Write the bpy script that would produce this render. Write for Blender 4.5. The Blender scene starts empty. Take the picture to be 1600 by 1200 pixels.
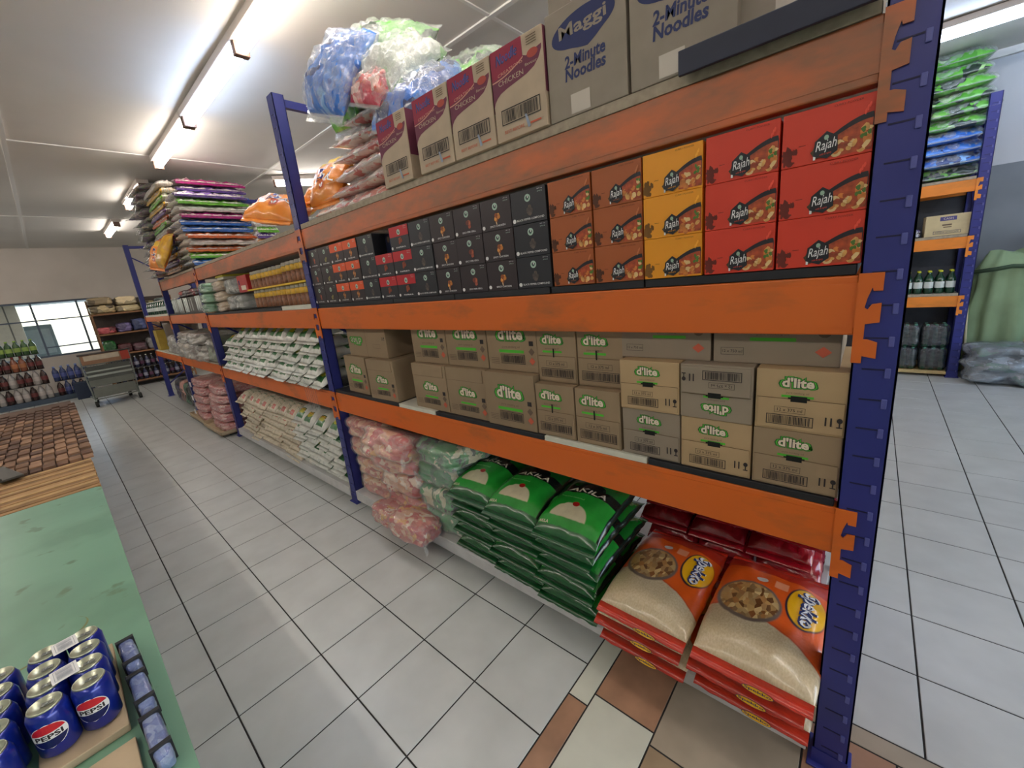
import bpy, bmesh, math, random
from mathutils import Vector, Matrix, noise
sc = bpy.context.scene
COL = sc.collection
PI = math.pi
# ------------------------------------------------------------------ camera
cam_data = bpy.data.cameras.new('camera'); cam = bpy.data.objects.new('camera', cam_data); COL.objects.link(cam)
RW = ((0.7517439120097609, 0.6515435824887452, -0.10184326621820683),
      (0.08030481845813886, -0.24373111114068968, -0.9665124321986396),
      (-0.6545473450321728, 0.718391331782237, -0.23554546807671195))
Mr = Matrix(((RW[0][0], -RW[1][0], -RW[2][0]), (RW[0][1], -RW[1][1], -RW[2][1]), (RW[0][2], -RW[1][2], -RW[2][2])))
cam.matrix_world = Matrix.Translation((-0.0648742, -1.24840781, 1.58181379)) @ Mr.to_4x4()
cam_data.sensor_width = 36; cam_data.lens = 630.81 / 1600 * 36
cam_data.shift_x = 5.444 / 1600; cam_data.shift_y = -14.395 / 1600
cam_data.clip_start = 0.05; cam_data.clip_end = 200
sc.camera = cam
# ------------------------------------------------------------------ view, world, daylight
sc.view_settings.view_transform = 'Standard'; sc.view_settings.look = 'None'
sc.view_settings.gamma = 1; sc.view_settings.use_curve_mapping = False
sc.view_settings.exposure = 0.62
sc.cycles.use_denoising = True; sc.cycles.max_bounces = 9; sc.cycles.transparent_max_bounces = 10
sc.cycles.diffuse_bounces = 6; sc.cycles.glossy_bounces = 3; sc.cycles.sample_clamp_indirect = 5
sc.cycles.caustics_reflective = False; sc.cycles.caustics_refractive = False
W = bpy.data.worlds.new('sky'); sc.world = W; W.use_nodes = True
wn = W.node_tree.nodes; wn.clear()
o_ = wn.new('ShaderNodeOutputWorld'); b_ = wn.new('ShaderNodeBackground'); s_ = wn.new('ShaderNodeTexSky')
s_.sky_type = 'NISHITA'; s_.sun_disc = False; s_.sun_elevation = math.radians(50); s_.sun_rotation = 1.2
b_.inputs[1].default_value = 0.40
W.node_tree.links.new(s_.outputs[0], b_.inputs[0]); W.node_tree.links.new(b_.outputs[0], o_.inputs[0])
def daylight(name, loc, rot, sx, sy, portal=True):
    l = bpy.data.lights.new(name, 'AREA'); l.shape = 'RECTANGLE'; l.size = sx; l.size_y = sy
    l.cycles.is_portal = portal
    o = bpy.data.objects.new(name, l); o.location = loc; o.rotation_euler = rot; COL.objects.link(o); return o
CEIL = 3.3; XF = -14.4; XR = 4.5; YB = 5.8; YA = -6.2
daylight('daylight_portal', (XR + .02, 1.2, 1.35), (0, PI/2, 0), 2.5, 6.0)
daylight('daylight_portal', (XF - .02, -2.6, 1.5), (0, -PI/2, 0), 1.3, 4.6)
TUBE = 15.0
# ------------------------------------------------------------------ materials
MATS = {}
def srgb(c):
    f = lambda x: x/12.92 if x <= .04045 else ((x+.055)/1.055)**2.4
    return tuple(f(v/255) for v in c) + (1,)
def _new(name):
    m = bpy.data.materials.new(name); m.use_nodes = True
    nt = m.node_tree; nt.nodes.clear()
    out = nt.nodes.new('ShaderNodeOutputMaterial'); p = nt.nodes.new('ShaderNodeBsdfPrincipled')
    nt.links.new(p.outputs[0], out.inputs[0]); return m, nt, p, out
def mixc(nt, fac, a, b):
    n = nt.nodes.new('ShaderNodeMix'); n.data_type = 'RGBA'
    for sk, v in ((n.inputs[0], fac), (n.inputs[6], a), (n.inputs[7], b)):
        if hasattr(v, 'links') or isinstance(v, bpy.types.NodeSocket): nt.links.new(v, sk)
        else: sk.default_value = v
    return n.outputs[2]
def math_(nt, op, a, b=None, c=None, clamp=False):
    n = nt.nodes.new('ShaderNodeMath'); n.operation = op; n.use_clamp = clamp
    for i, v in enumerate((a, b, c)):
        if v is None: continue
        if isinstance(v, bpy.types.NodeSocket): nt.links.new(v, n.inputs[i])
        else: n.inputs[i].default_value = v
    return n.outputs[0]
def noise_(nt, scale, detail=3, vec=None, rough=.5):
    n = nt.nodes.new('ShaderNodeTexNoise'); n.inputs['Scale'].default_value = scale; n.inputs['Detail'].default_value = detail
    n.inputs['Roughness'].default_value = rough
    if vec is None:
        t = nt.nodes.new('ShaderNodeTexCoord'); vec = t.outputs['Object']
    nt.links.new(vec, n.inputs['Vector']); return n.outputs[0]
def ramp(nt, fac, stops):
    r = nt.nodes.new('ShaderNodeValToRGB'); el = r.color_ramp.elements
    while len(el) < len(stops): el.new(.5)
    for e, (p, c) in zip(el, stops): e.position = p; e.color = c if len(c) == 4 else srgb(c)
    nt.links.new(fac, r.inputs[0]); return r.outputs[0]
def bump(nt, p, h, strength=.3, dist=.01):
    b = nt.nodes.new('ShaderNodeBump'); b.inputs['Strength'].default_value = strength; b.inputs['Distance'].default_value = dist
    nt.links.new(h, b.inputs['Height']); nt.links.new(b.outputs[0], p.inputs['Normal'])
def mat(name, col, rough=.6, metal=0, var=.06, scale=12, bmp=0, bscale=30, coat=0, rnd=0, emit=None, es=0, spec=None):
    if name in MATS: return MATS[name]
    m, nt, p, out = _new(name); c = srgb(col)
    base = c
    if var:
        nz = noise_(nt, scale)
        dk = tuple(v*(1-var*2) for v in c[:3]) + (1,); lt = tuple(min(1, v*(1+var)) for v in c[:3]) + (1,)
        base = mixc(nt, ramp(nt, nz, [(.3, (0, 0, 0, 1)), (.7, (1, 1, 1, 1))]), dk, lt)
    if rnd:
        oi = nt.nodes.new('ShaderNodeObjectInfo')
        h = nt.nodes.new('ShaderNodeHueSaturation')
        v = math_(nt, 'MULTIPLY_ADD', oi.outputs['Random'], rnd, 1 - rnd/2); nt.links.new(v, h.inputs['Value'])
        if isinstance(base, bpy.types.NodeSocket): nt.links.new(base, h.inputs['Color'])
        else: h.inputs['Color'].default_value = base
        base = h.outputs[0]
    if isinstance(base, bpy.types.NodeSocket): nt.links.new(base, p.inputs['Base Color'])
    else: p.inputs['Base Color'].default_value = base
    p.inputs['Roughness'].default_value = rough; p.inputs['Metallic'].default_value = metal
    if spec is not None: p.inputs['Specular IOR Level'].default_value = spec
    if coat: p.inputs['Coat Weight'].default_value = coat; p.inputs['Coat Roughness'].default_value = .12
    if emit: p.inputs['Emission Color'].default_value = srgb(emit); p.inputs['Emission Strength'].default_value = es
    if bmp: bump(nt, p, noise_(nt, bscale, 4), bmp, .006)
    MATS[name] = m; return m
def film(name, fac=.22, tint=(235, 240, 240)):
    if name in MATS: return MATS[name]
    m = bpy.data.materials.new(name); m.use_nodes = True; nt = m.node_tree; nt.nodes.clear()
    out = nt.nodes.new('ShaderNodeOutputMaterial'); mx = nt.nodes.new('ShaderNodeMixShader')
    tr = nt.nodes.new('ShaderNodeBsdfTransparent'); gl = nt.nodes.new('ShaderNodeBsdfPrincipled')
    gl.inputs['Base Color'].default_value = srgb(tint); gl.inputs['Roughness'].default_value = .16; gl.inputs['Specular IOR Level'].default_value = 1.0
    gl.inputs['Coat Weight'].default_value = 1; gl.inputs['Coat Roughness'].default_value = .08
    tc = nt.nodes.new('ShaderNodeTexCoord'); mp = nt.nodes.new('ShaderNodeMapping'); mp.inputs['Scale'].default_value = (1, 1, 2.4); mp.inputs['Rotation'].default_value = (.5, .4, .3); nt.links.new(tc.outputs['Object'], mp.inputs[0])
    bump(nt, gl, noise_(nt, 11, 4, mp.outputs[0], rough=.6), 1.0, .03)
    cr = noise_(nt, 7, 4, mp.outputs[0], rough=.6); mx.inputs[0].default_value = fac
    nt.links.new(math_(nt, 'MULTIPLY_ADD', math_(nt, 'POWER', math_(nt, 'ABSOLUTE', math_(nt, 'MULTIPLY_ADD', cr, 2, -1)), .6), -fac*1.6, fac*1.75, clamp=True), mx.inputs[0])
    nt.links.new(tr.outputs[0], mx.inputs[1]); nt.links.new(gl.outputs[0], mx.inputs[2]); nt.links.new(mx.outputs[0], out.inputs[0])
    MATS[name] = m; return m
def zones(name, base, layers, rough=.35, coat=.5, bmp=.35, bscale=9, var=.12, rnd=0, soft=.01):
    """printed bag or box: shapes drawn over the UV square, each (kind, params, colour)"""
    if name in MATS: return MATS[name]
    m, nt, p, out = _new(name)
    t = nt.nodes.new('ShaderNodeTexCoord'); sx = nt.nodes.new('ShaderNodeSeparateXYZ'); nt.links.new(t.outputs['UV'], sx.inputs[0])
    u, v = sx.outputs[0], sx.outputs[1]
    nz = noise_(nt, 7, 4, t.outputs['UV'])
    cur = srgb(base) if not isinstance(base, bpy.types.NodeSocket) else base
    def grad(d):   # d>0 inside
        return math_(nt, 'MULTIPLY_ADD', d, 1/soft, .5, clamp=True)
    for kind, pr, c in layers:
        if kind == 'rect':
            a = grad(math_(nt, 'SUBTRACT', pr[1]-pr[0] if 0 else (pr[1]-pr[0])/2, math_(nt, 'ABSOLUTE', math_(nt, 'SUBTRACT', u, (pr[0]+pr[1])/2))))
            b = grad(math_(nt, 'SUBTRACT', (pr[3]-pr[2])/2, math_(nt, 'ABSOLUTE', math_(nt, 'SUBTRACT', v, (pr[2]+pr[3])/2))))
            f = math_(nt, 'MULTIPLY', a, b)
        elif kind in ('ell', 'food', 'dome'):
            du = math_(nt, 'DIVIDE', math_(nt, 'SUBTRACT', u, pr[0]), pr[2]); dv = math_(nt, 'DIVIDE', math_(nt, 'SUBTRACT', v, pr[1]), pr[3])
            r2 = math_(nt, 'ADD', math_(nt, 'MULTIPLY', du, du), math_(nt, 'MULTIPLY', dv, dv))
            f = math_(nt, 'MULTIPLY_ADD', math_(nt, 'SUBTRACT', 1, r2), 8, 0, clamp=True)
            if kind == 'dome': f = math_(nt, 'MULTIPLY', f, grad(math_(nt, 'SUBTRACT', v, pr[1])))
        elif kind == 'above':   # v > a + b*u + c*u^2
            g = math_(nt, 'ADD', math_(nt, 'MULTIPLY_ADD', u, pr[1], pr[0]), math_(nt, 'MULTIPLY', math_(nt, 'MULTIPLY', u, u), pr[2]))
            f = grad(math_(nt, 'SUBTRACT', v, g))
        elif kind == 'noise':   # pr = scale, threshold, width
            n2 = noise_(nt, pr[0], 3, t.outputs['UV']); f = math_(nt, 'MULTIPLY_ADD', math_(nt, 'SUBTRACT', n2, pr[1]), 1/pr[2], .5, clamp=True)
        if kind == 'food':
            vr = nt.nodes.new('ShaderNodeTexVoronoi'); vr.inputs['Scale'].default_value = pr[4]; nt.links.new(t.outputs['UV'], vr.inputs['Vector'])
            sp = nt.nodes.new('ShaderNodeSeparateXYZ'); nt.links.new(vr.outputs['Color'], sp.inputs[0])
            cc = ramp(nt, sp.outputs[0], [(i/(len(c)-1), q) for i, q in enumerate(c)])
            cur = mixc(nt, f, cur, cc)
        else: cur = mixc(nt, f, cur, srgb(c))
    if var:
        h = nt.nodes.new('ShaderNodeHueSaturation'); nt.links.new(math_(nt, 'MULTIPLY_ADD', nz, var*2, 1-var), h.inputs['Value'])
        nt.links.new(cur, h.inputs['Color']) if isinstance(cur, bpy.types.NodeSocket) else setattr(h.inputs['Color'], 'default_value', cur); cur = h.outputs[0]
    if rnd:
        oi = nt.nodes.new('ShaderNodeObjectInfo'); h = nt.nodes.new('ShaderNodeHueSaturation')
        nt.links.new(math_(nt, 'MULTIPLY_ADD', oi.outputs['Random'], rnd, 1 - rnd/2), h.inputs['Value']); nt.links.new(cur, h.inputs['Color']); cur = h.outputs[0]
    nt.links.new(cur, p.inputs['Base Color'])
    p.inputs['Roughness'].default_value = rough; p.inputs['Coat Weight'].default_value = coat; p.inputs['Coat Roughness'].default_value = .15
    if bmp: bump(nt, p, noise_(nt, bscale, 5, rough=.6), bmp, .02)
    MATS[name] = m; return m
def blotch(name, cols, scale=9, rough=.35, coat=.6, bmp=.5, bscale=18, stretch=(1, 1, 1), rnd=.3):
    """packs showing through clear wrap: voronoi patches of several colours"""
    if name in MATS: return MATS[name]
    m, nt, p, out = _new(name)
    t = nt.nodes.new('ShaderNodeTexCoord'); mp = nt.nodes.new('ShaderNodeMapping'); mp.inputs['Scale'].default_value = stretch
    nt.links.new(t.outputs['Object'], mp.inputs[0])
    oi = nt.nodes.new('ShaderNodeObjectInfo'); cx = nt.nodes.new('ShaderNodeCombineXYZ')
    for k in range(3): nt.links.new(math_(nt, 'MULTIPLY', oi.outputs['Random'], 7.3 + k*3), cx.inputs[k])
    nt.links.new(cx.outputs[0], mp.inputs[1])
    w = nt.nodes.new('ShaderNodeTexNoise'); w.inputs['Scale'].default_value = scale*.8; nt.links.new(mp.outputs[0], w.inputs[0])
    va = nt.nodes.new('ShaderNodeVectorMath'); va.operation = 'MULTIPLY_ADD'; va.inputs[1].default_value = (.25,)*3
    nt.links.new(w.outputs[1], va.inputs[0]); nt.links.new(mp.outputs[0], va.inputs[2])
    vr = nt.nodes.new('ShaderNodeTexVoronoi'); vr.inputs['Scale'].default_value = scale; nt.links.new(va.outputs[0], vr.inputs['Vector'])
    sp = nt.nodes.new('ShaderNodeSeparateXYZ'); nt.links.new(vr.outputs['Color'], sp.inputs[0])
    r = nt.nodes.new('ShaderNodeValToRGB'); el = r.color_ramp.elements
    while len(el) < len(cols): el.new(.5)
    for i, c in enumerate(cols): el[i].position = i/len(cols); el[i].color = srgb(c)
    r.color_ramp.interpolation = 'CONSTANT'
    nt.links.new(sp.outputs[0], r.inputs[0])
    nt.links.new(r.outputs[0], p.inputs['Base Color'])
    p.inputs['Roughness'].default_value = rough; p.inputs['Coat Weight'].default_value = coat; p.inputs['Coat Roughness'].default_value = .12
    bump(nt, p, noise_(nt, bscale, 5, rough=.65), bmp, .02)
    MATS[name] = m; return m
# ------------------------------------------------------------------ mesh builder
def fplane(a, b, d): return (a, -d, b)
_tc = {}
def text_geo(s, bold=0, shear=0, spacing=1):
    k = (s, bold, shear, spacing)
    if k in _tc: return _tc[k]
    c = bpy.data.curves.new('t', 'FONT'); c.body = s; c.size = 1; c.offset = bold; c.shear = shear; c.space_character = spacing
    c.resolution_u = 2; c.align_x = 'CENTER'; c.align_y = 'CENTER'
    o = bpy.data.objects.new('t', c); COL.objects.link(o); bpy.context.view_layer.update()
    me = bpy.data.meshes.new_from_object(o.evaluated_get(bpy.context.evaluated_depsgraph_get()))
    v = [tuple(q.co[:2]) for q in me.vertices]; f = [tuple(q.vertices) for q in me.polygons]
    bpy.data.objects.remove(o); bpy.data.curves.remove(c); bpy.data.meshes.remove(me)
    xs = [q[0] for q in v]; ys = [q[1] for q in v]
    cx, cy = (min(xs)+max(xs))/2, (min(ys)+max(ys))/2; w, h = max(xs)-min(xs), max(ys)-min(ys)
    _tc[k] = ([(x-cx, y-cy) for x, y in v], f, w, h); return _tc[k]
class MB:
    def __init__(s): s.v = []; s.f = []; s.m = []; s.sm = []; s.mats = []; s.uv = {}; s.lay = 0
    def mi(s, m):
        if m not in s.mats: s.mats.append(m)
        return s.mats.index(m)
    def add(s, vs, fs, m, smooth=False, uvs=None, xf=None):
        b = len(s.v); k = s.mi(m)
        if xf is not None: vs = [tuple(xf @ Vector(q)) for q in vs]
        s.v += [tuple(q) for q in vs]
        if uvs:
            for i, q in enumerate(uvs): s.uv[b+i] = q
        for f in fs: s.f.append(tuple(b+i for i in f)); s.m.append(k); s.sm.append(smooth)
        return s
    def box(s, x0, x1, y0, y1, z0, z1, m, bev=0, xf=None):
        if bev:
            bm = bmesh.new(); bmesh.ops.create_cube(bm, size=1)
            for q in bm.verts: q.co = Vector(((x0+x1)/2+q.co.x*(x1-x0), (y0+y1)/2+q.co.y*(y1-y0), (z0+z1)/2+q.co.z*(z1-z0)))
            bmesh.ops.bevel(bm, geom=bm.edges[:], offset=bev, segments=2, affect='EDGES', profile=.5)
            bm.verts.index_update(); vs = [tuple(q.co) for q in bm.verts]; fs = [tuple(q.index for q in f.verts) for f in bm.faces]; bm.free()
            return s.add(vs, fs, m, xf=xf)
        vs = [(x0, y0, z0), (x1, y0, z0), (x1, y1, z0), (x0, y1, z0), (x0, y0, z1), (x1, y0, z1), (x1, y1, z1), (x0, y1, z1)]
        return s.add(vs, [(0, 3, 2, 1), (4, 5, 6, 7), (0, 1, 5, 4), (1, 2, 6, 5), (2, 3, 7, 6), (3, 0, 4, 7)], m, xf=xf)
    def prism(s, pts, y0, y1, m, xf=None):      # polygon in xz extruded in y
        n = len(pts); vs = [(x, y0, z) for x, z in pts] + [(x, y1, z) for x, z in pts]
        fs = [tuple(range(n)), tuple(range(2*n-1, n-1, -1))] + [(i, i+n, (i+1) % n+n, (i+1) % n) for i in range(n)]
        return s.add(vs, fs, m, xf=xf)
    def lathe(s, prof, m, c=(0, 0, 0), n=16, smooth=True, xf=None):
        vs = []; fs = []
        for r, z in prof:
            for i in range(n): a = 2*PI*i/n; vs.append((c[0]+r*math.cos(a), c[1]+r*math.sin(a), c[2]+z))
        for j in range(len(prof)-1):
            for i in range(n): fs.append((j*n+i, j*n+(i+1) % n, (j+1)*n+(i+1) % n, (j+1)*n+i))
        fs.append(tuple(range(n-1, -1, -1))); fs.append(tuple((len(prof)-1)*n+i for i in range(n)))
        return s.add(vs, fs, m, smooth, xf=xf)
    def tube(s, pts, r, m, n=8, smooth=True, xf=None):
        P = [Vector(p) for p in pts]; vs = []; fs = []
        for i, p in enumerate(P):
            d = (P[min(i+1, len(P)-1)] - P[max(i-1, 0)]).normalized()
            a = d.orthogonal().normalized() if i == 0 else (a - d*a.dot(d)).normalized()
            b = d.cross(a); rr = r[i] if isinstance(r, (list, tuple)) else r
            for k in range(n): t = 2*PI*k/n; vs.append(tuple(p + (a*math.cos(t)+b*math.sin(t))*rr))
        for i in range(len(P)-1):
            for k in range(n): fs.append((i*n+k, i*n+(k+1) % n, (i+1)*n+(k+1) % n, (i+1)*n+k))
        fs.append(tuple(range(n-1, -1, -1))); fs.append(tuple((len(P)-1)*n+k for k in range(n)))
        return s.add(vs, fs, m, smooth, xf=xf)
    # flat print on a surface; fn(a, b, depth) -> point
    def poly(s, pts, m, fn=fplane):
        s.lay += 1; d = .0004 + s.lay*.00012
        return s.add([fn(a, b, d) for a, b in pts], [tuple(range(len(pts)))], m)
    def rect(s, a0, a1, b0, b1, m, fn=fplane): return s.poly([(a0, b0), (a1, b0), (a1, b1), (a0, b1)], m, fn)
    def ell(s, ca, cb, ra, rb, m, fn=fplane, n=20, rot=0, rag=0, seed=0):
        rd = random.Random(seed); pts = []
        for i in range(n):
            t = 2*PI*i/n; k = 1 + (rd.random()-.5)*rag; x, y = ra*k*math.cos(t), rb*k*math.sin(t)
            pts.append((ca + x*math.cos(rot)-y*math.sin(rot), cb + x*math.sin(rot)+y*math.cos(rot)))
        return s.poly(pts, m, fn)
    def text(s, st, ca, cb, h, m, fn=fplane, bold=0, shear=0, w=None, rot=0, spacing=1):
        vs, fs, tw, th = text_geo(st, bold, shear, spacing); k = h/th; kx = k if w is None else w/tw
        s.lay += 1; d = .0004 + s.lay*.00012; cr, sr = math.cos(rot), math.sin(rot); q = []
        for x, y in vs: x, y = x*kx, y*k; q.append(fn(ca+x*cr-y*sr, cb+x*sr+y*cr, d))
        return s.add(q, fs, m)
    def frame(s, a0, a1, b0, b1, t, m, fn=fplane):
        s.rect(a0, a1, b0, b0+t, m, fn); s.rect(a0, a1, b1-t, b1, m, fn); s.rect(a0, a0+t, b0, b1, m, fn); s.rect(a1-t, a1, b0, b1, m, fn); return s
    def barcode(s, a0, a1, b0, b1, m, fn=fplane, t=.0022, seed=1):
        s.frame(a0, a1, b0, b1, t, m, fn); rd = random.Random(seed); x = a0+t*3; i = 0; b = (b1-b0)*.12
        while x < a1-t*3.2:
            w = rd.choice((.5, .8, 1.3))*(a1-a0)/60
            s.rect(x, x+w, b0+b, b1-b, m, fn); s.lay -= 1; x += w + rd.choice((.7, 1, 1.5))*(a1-a0)/60
        s.lay += 1; return s
    def build(s, name, parent=None, loc=(0, 0, 0), rot=(0, 0, 0)):
        me = bpy.data.meshes.new(name); me.from_pydata(s.v, [], s.f)
        for m in s.mats: me.materials.append(m)
        me.polygons.foreach_set('material_index', s.m); me.polygons.foreach_set('use_smooth', s.sm)
        if s.uv:
            ul = me.uv_layers.new(name='UVMap'); vi = [0]*len(me.loops); me.loops.foreach_get('vertex_index', vi); flat = []
            for i in vi: flat += s.uv.get(i, (0, 0))
            ul.data.foreach_set('uv', flat)
        me.update()
        o = bpy.data.objects.new(name, me); COL.objects.link(o); o.location = loc; o.rotation_euler = rot
        if parent: o.parent = parent
        return o
def tag(o, label=None, cat=None, group=None, kind=None):
    for k, v in (('label', label), ('category', cat), ('group', group), ('kind', kind)):
        if v: o[k] = v
    return o
def empty(name, loc=(0, 0, 0), rot=(0, 0, 0)):
    o = bpy.data.objects.new(name, None); COL.objects.link(o); o.location = loc; o.rotation_euler = rot; o.empty_display_size = .05; return o
_used = set()
KIDS = {}
def kids(o):
    return [c for c in bpy.data.objects if c.parent == o]
def place(o, loc, rot=(0, 0, 0), label=None, group=None, cat=None, scale=None):
    """first call moves the thing itself, later calls copy it and its parts"""
    if o.name not in _used: _used.add(o.name); c = o; KIDS[o.name] = kids(o)
    else:
        c = o.copy(); COL.objects.link(c)
        for ch in KIDS[o.name]:
            d = ch.copy(); COL.objects.link(d); d.parent = c
            for g in KIDS.get(ch.name, ()): e = g.copy(); COL.objects.link(e); e.parent = d
    c.location = loc; c.rotation_euler = rot
    if scale: c.scale = scale
    tag(c, label, cat, group); return c
def nth(i): return ('first', 'second', 'third', 'fourth', 'fifth', 'sixth', 'seventh', 'eighth', 'ninth', 'tenth', 'eleventh', 'twelfth', 'thirteenth', 'fourteenth', 'fifteenth', 'sixteenth')[i]
R = random.Random(7)
# pillow bag: seam fins at the y ends, local origin at base centre of the front edge
def bag(name, w, l, h, m, fin=.03, finm=None, nu=22, nv=30, seed=0, wr=.006, droop=0, fu=2.6, fv=3.2, seam=None, edge=.38, side=0, prints=None, wrsc=9, ridge=0):
    mb = MB(); rd = seed*13.7
    ln = l - 2*fin
    def prof(u, v):
        pu = max(0, 1-abs(u)**fu)**.5; pv = max(0, 1-abs(v)**fv)**.5; return pu*pv
    def drp(v, u): return -droop*max(0, -v)**2.2
    def S(u, v, sd=1, off=0):
        t = prof(u, v); nz = noise.noise(Vector((u*w*wrsc+rd, v*ln*wrsc*.5, sd*3.1+rd)))*wr + noise.noise(Vector((u*w*wrsc*3+rd, v*ln*wrsc*2.2, sd)))*wr*.45
        if ridge: nz += (.25-abs(noise.noise(Vector((u*w*wrsc*1.3+rd, v*ln*wrsc*1.3, rd*2)))))*ridge + (.25-abs(noise.noise(Vector((u*w*wrsc*3+rd, v*ln*wrsc*3, rd)))))*ridge*.5
        zc = h*edge
        z = zc + (h-zc)*t + nz*min(1, t*2) if sd > 0 else zc*(1-t)+ (nz*.3 if t < .9 else 0)*0
        x = u*w/2*(1-.03*abs(v)**4) + noise.noise(Vector((v*4+rd, sd, u*2)))*wr*abs(u)*.8
        return (x, fin+(v+1)/2*ln, z + drp(v, u)*1 + off)
    vs = []; uv = []; fs = []
    for sd in (1, -1):
        b = len(vs)
        for j in range(nv+1):
            v = math.sin(PI/2*(-1+2*j/nv)) if True else 0
            for i in range(nu+1):
                u = math.sin(PI/2*(-1+2*i/nu)); vs.append(S(u, v, sd)); uv.append(((u+1)/2, (v+1)/2))
        for j in range(nv):
            for i in range(nu):
                a = b+j*(nu+1)+i; q = (a, a+1, a+nu+2, a+nu+1); fs.append(q if sd > 0 else q[::-1])
    mb.add(vs, fs, m, True, uv)
    fm = finm or m
    for e in (-1, 1):
        a = []
        for i in range(nu+1):
            u = -1+2*i/nu; x0, y0, z0 = S(u, e, 1); wv = noise.noise(Vector((u*4+rd, e*2, 0)))*.008
            a.append(((x0, y0, z0+.0012), (x0*1.0, y0+e*fin, z0-.006+wv - (fin*.25 if e < 0 else 0)+.0012), (x0, y0+e*fin, z0-.0075+wv-(fin*.25 if e < 0 else 0)), (x0, y0, z0-.0012)))
        vv = [p for q in a for p in q]; ff = []
        for i in range(nu):
            for k in range(4): ff.append((i*4+k, i*4+(k+1) % 4, (i+1)*4+(k+1) % 4, (i+1)*4+k))
        vv_uv = [((i//4)/nu, .02 if e < 0 else .98) for i in range(len(vv))]
        mb.add(vv, [f if e < 0 else f[::-1] for f in ff], fm, True, vv_uv)
    fn = lambda a, b, d: S(2*a-1, 2*b-1, 1, .0012+d*3)
    if prints: prints(mb, fn)
    return mb
def carton(w, d, h, m, tape=None, bev=.0025):
    mb = MB(); mb.box(-w/2, w/2, 0, d, 0, h, m, bev)
    if tape:
        mb.add([(-.03, d*.02, h+.0006), (.03, d*.02, h+.0006), (.03, d*.98, h+.0006), (-.03, d*.98, h+.0006)], [(0, 1, 2, 3)], tape)
    return mb
# ------------------------------------------------------------------ room
S = .333
TX = lambda t: (t-5.447)*S
TY = lambda t: (t-2.38)*S
def struct(o): o['kind'] = 'structure'; return o
m_tile = mat('grey_tile', (188, 192, 190), .32, var=.05, scale=5, bmp=.05, bscale=60)
m_grout = mat('dark_grout', (38, 36, 35), .9)
m_brown = mat('brown_tile', (160, 122, 96), .4, var=.12, scale=8)
m_cream = mat('cream_tile', (196, 198, 184), .4, var=.05, scale=6)
m_beige = mat('beige_tile', (162, 150, 132), .4, var=.08, scale=6)
m_tan = mat('tan_tile', (150, 130, 104), .4, var=.08, scale=6)
mb = MB()
x0, x1, y0, y1 = XF, XR, YA, YB
mb.box(x0, x1, y0, y1, -.08, -.002, m_grout)
g = .0042
def tile(a0, a1, b0, b1, m):
    a0, a1, b0, b1 = max(a0+g, x0), min(a1-g, x1), max(b0+g, y0), min(b1-g, y1)
    if a1-a0 < .004 or b1-b0 < .004: return
    mb.add([(a0, b0, 0), (a1, b0, 0), (a1, b1, 0), (a0, b1, 0)], [(0, 1, 2, 3)], m)
    e = .0015
    mb.add([(a0, b0, 0), (a1, b0, 0), (a1, b1, 0), (a0, b1, 0), (a0-e, b0-e, -.002), (a1+e, b0-e, -.002), (a1+e, b1+e, -.002), (a0-e, b1+e, -.002)],
           [(4, 5, 1, 0), (5, 6, 2, 1), (6, 7, 3, 2), (7, 4, 0, 3)], m)
for i in range(-45, 16):
    for j in range(-16, 20):
        a, b = i, j
        if a >= 3 and b < 3: continue
        tile(TX(a), TX(a+1), TY(b), TY(b+1), m_tile)
k = 0
b = 2.79
for q in (1.56, .56, -.44, -1.44, -2.44, -3.44, -4.44, -5.44, -6.44, -7.44, -8.44, -9.44, -10.44):     # narrow strip across the aisle
    tile(TX(3), TX(3.25), TY(q), TY(b), m_cream if k % 2 == 0 else m_brown); b = q; k += 1
tile(TX(3), TX(3.25), TY(2.79), TY(3), m_tan)
a = 3.25; k = 0
while a < 16: tile(TX(a), TX(a+1), TY(2.79), TY(3), m_beige if k % 2 == 0 else m_tan); a += 1; k += 1
for (a, a2, q0, shift) in ((3.25, 3.94, 1.73, 0), (3.94, 5.12, 1.6, 1), (5.12, 5.8, 1.9, 0), (5.8, 7.0, 1.6, 1)):
    b = 2.79; q = q0; k = shift
    while b > -13:
        tile(TX(a), TX(a2), TY(q), TY(b), (m_brown, m_cream, m_beige, m_tan)[(k if not shift else k+1) % 4]); b = q; q -= .98; k += 1
a = 7.0; k = 0
while a < 16:
    b = 2.79
    while b > -13: tile(TX(a), TX(a+1), TY(b-1), TY(b), (m_cream, m_beige)[k % 2]); b -= 1; k += 1
    a += 1
struct(mb.build('floor'))
m_ceil = mat('ceiling_board', (226, 222, 216), .62, var=.03, scale=1.2, bmp=.05, bscale=1.3)
m_strip = mat('ceiling_strip', (236, 234, 230), .5, var=0)
mb = MB(); nx, ny = 96, 60
def cz(x, y): return CEIL - .018*(math.sin((x+2.14)*PI/2.0)**2)*(.4+.6*math.sin((y+1.1)*PI/2.33)**2)*(1 if x < -2.1 else .4)
vs = [(x0+(x1-x0)*i/nx, y0+(y1-y0)*j/ny, 0) for j in range(ny+1) for i in range(nx+1)]
vs = [(x, y, cz(x, y)) for x, y, _ in vs]
mb.add(vs, [(j*(nx+1)+i, (j+1)*(nx+1)+i, (j+1)*(nx+1)+i+1, j*(nx+1)+i+1) for j in range(ny) for i in range(nx)], m_ceil, True)
mb.box(x0-.1, x1+.1, y0-.1, y1+.1, CEIL+.02, CEIL+.1, m_ceil)
struct(mb.build('ceiling'))
mb = MB()
for y in (-5.75, -3.4, -1.08, 1.225, 3.5): mb.box(x0, x1, y-.018, y+.018, CEIL-.012, CEIL+.01, m_strip)
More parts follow.
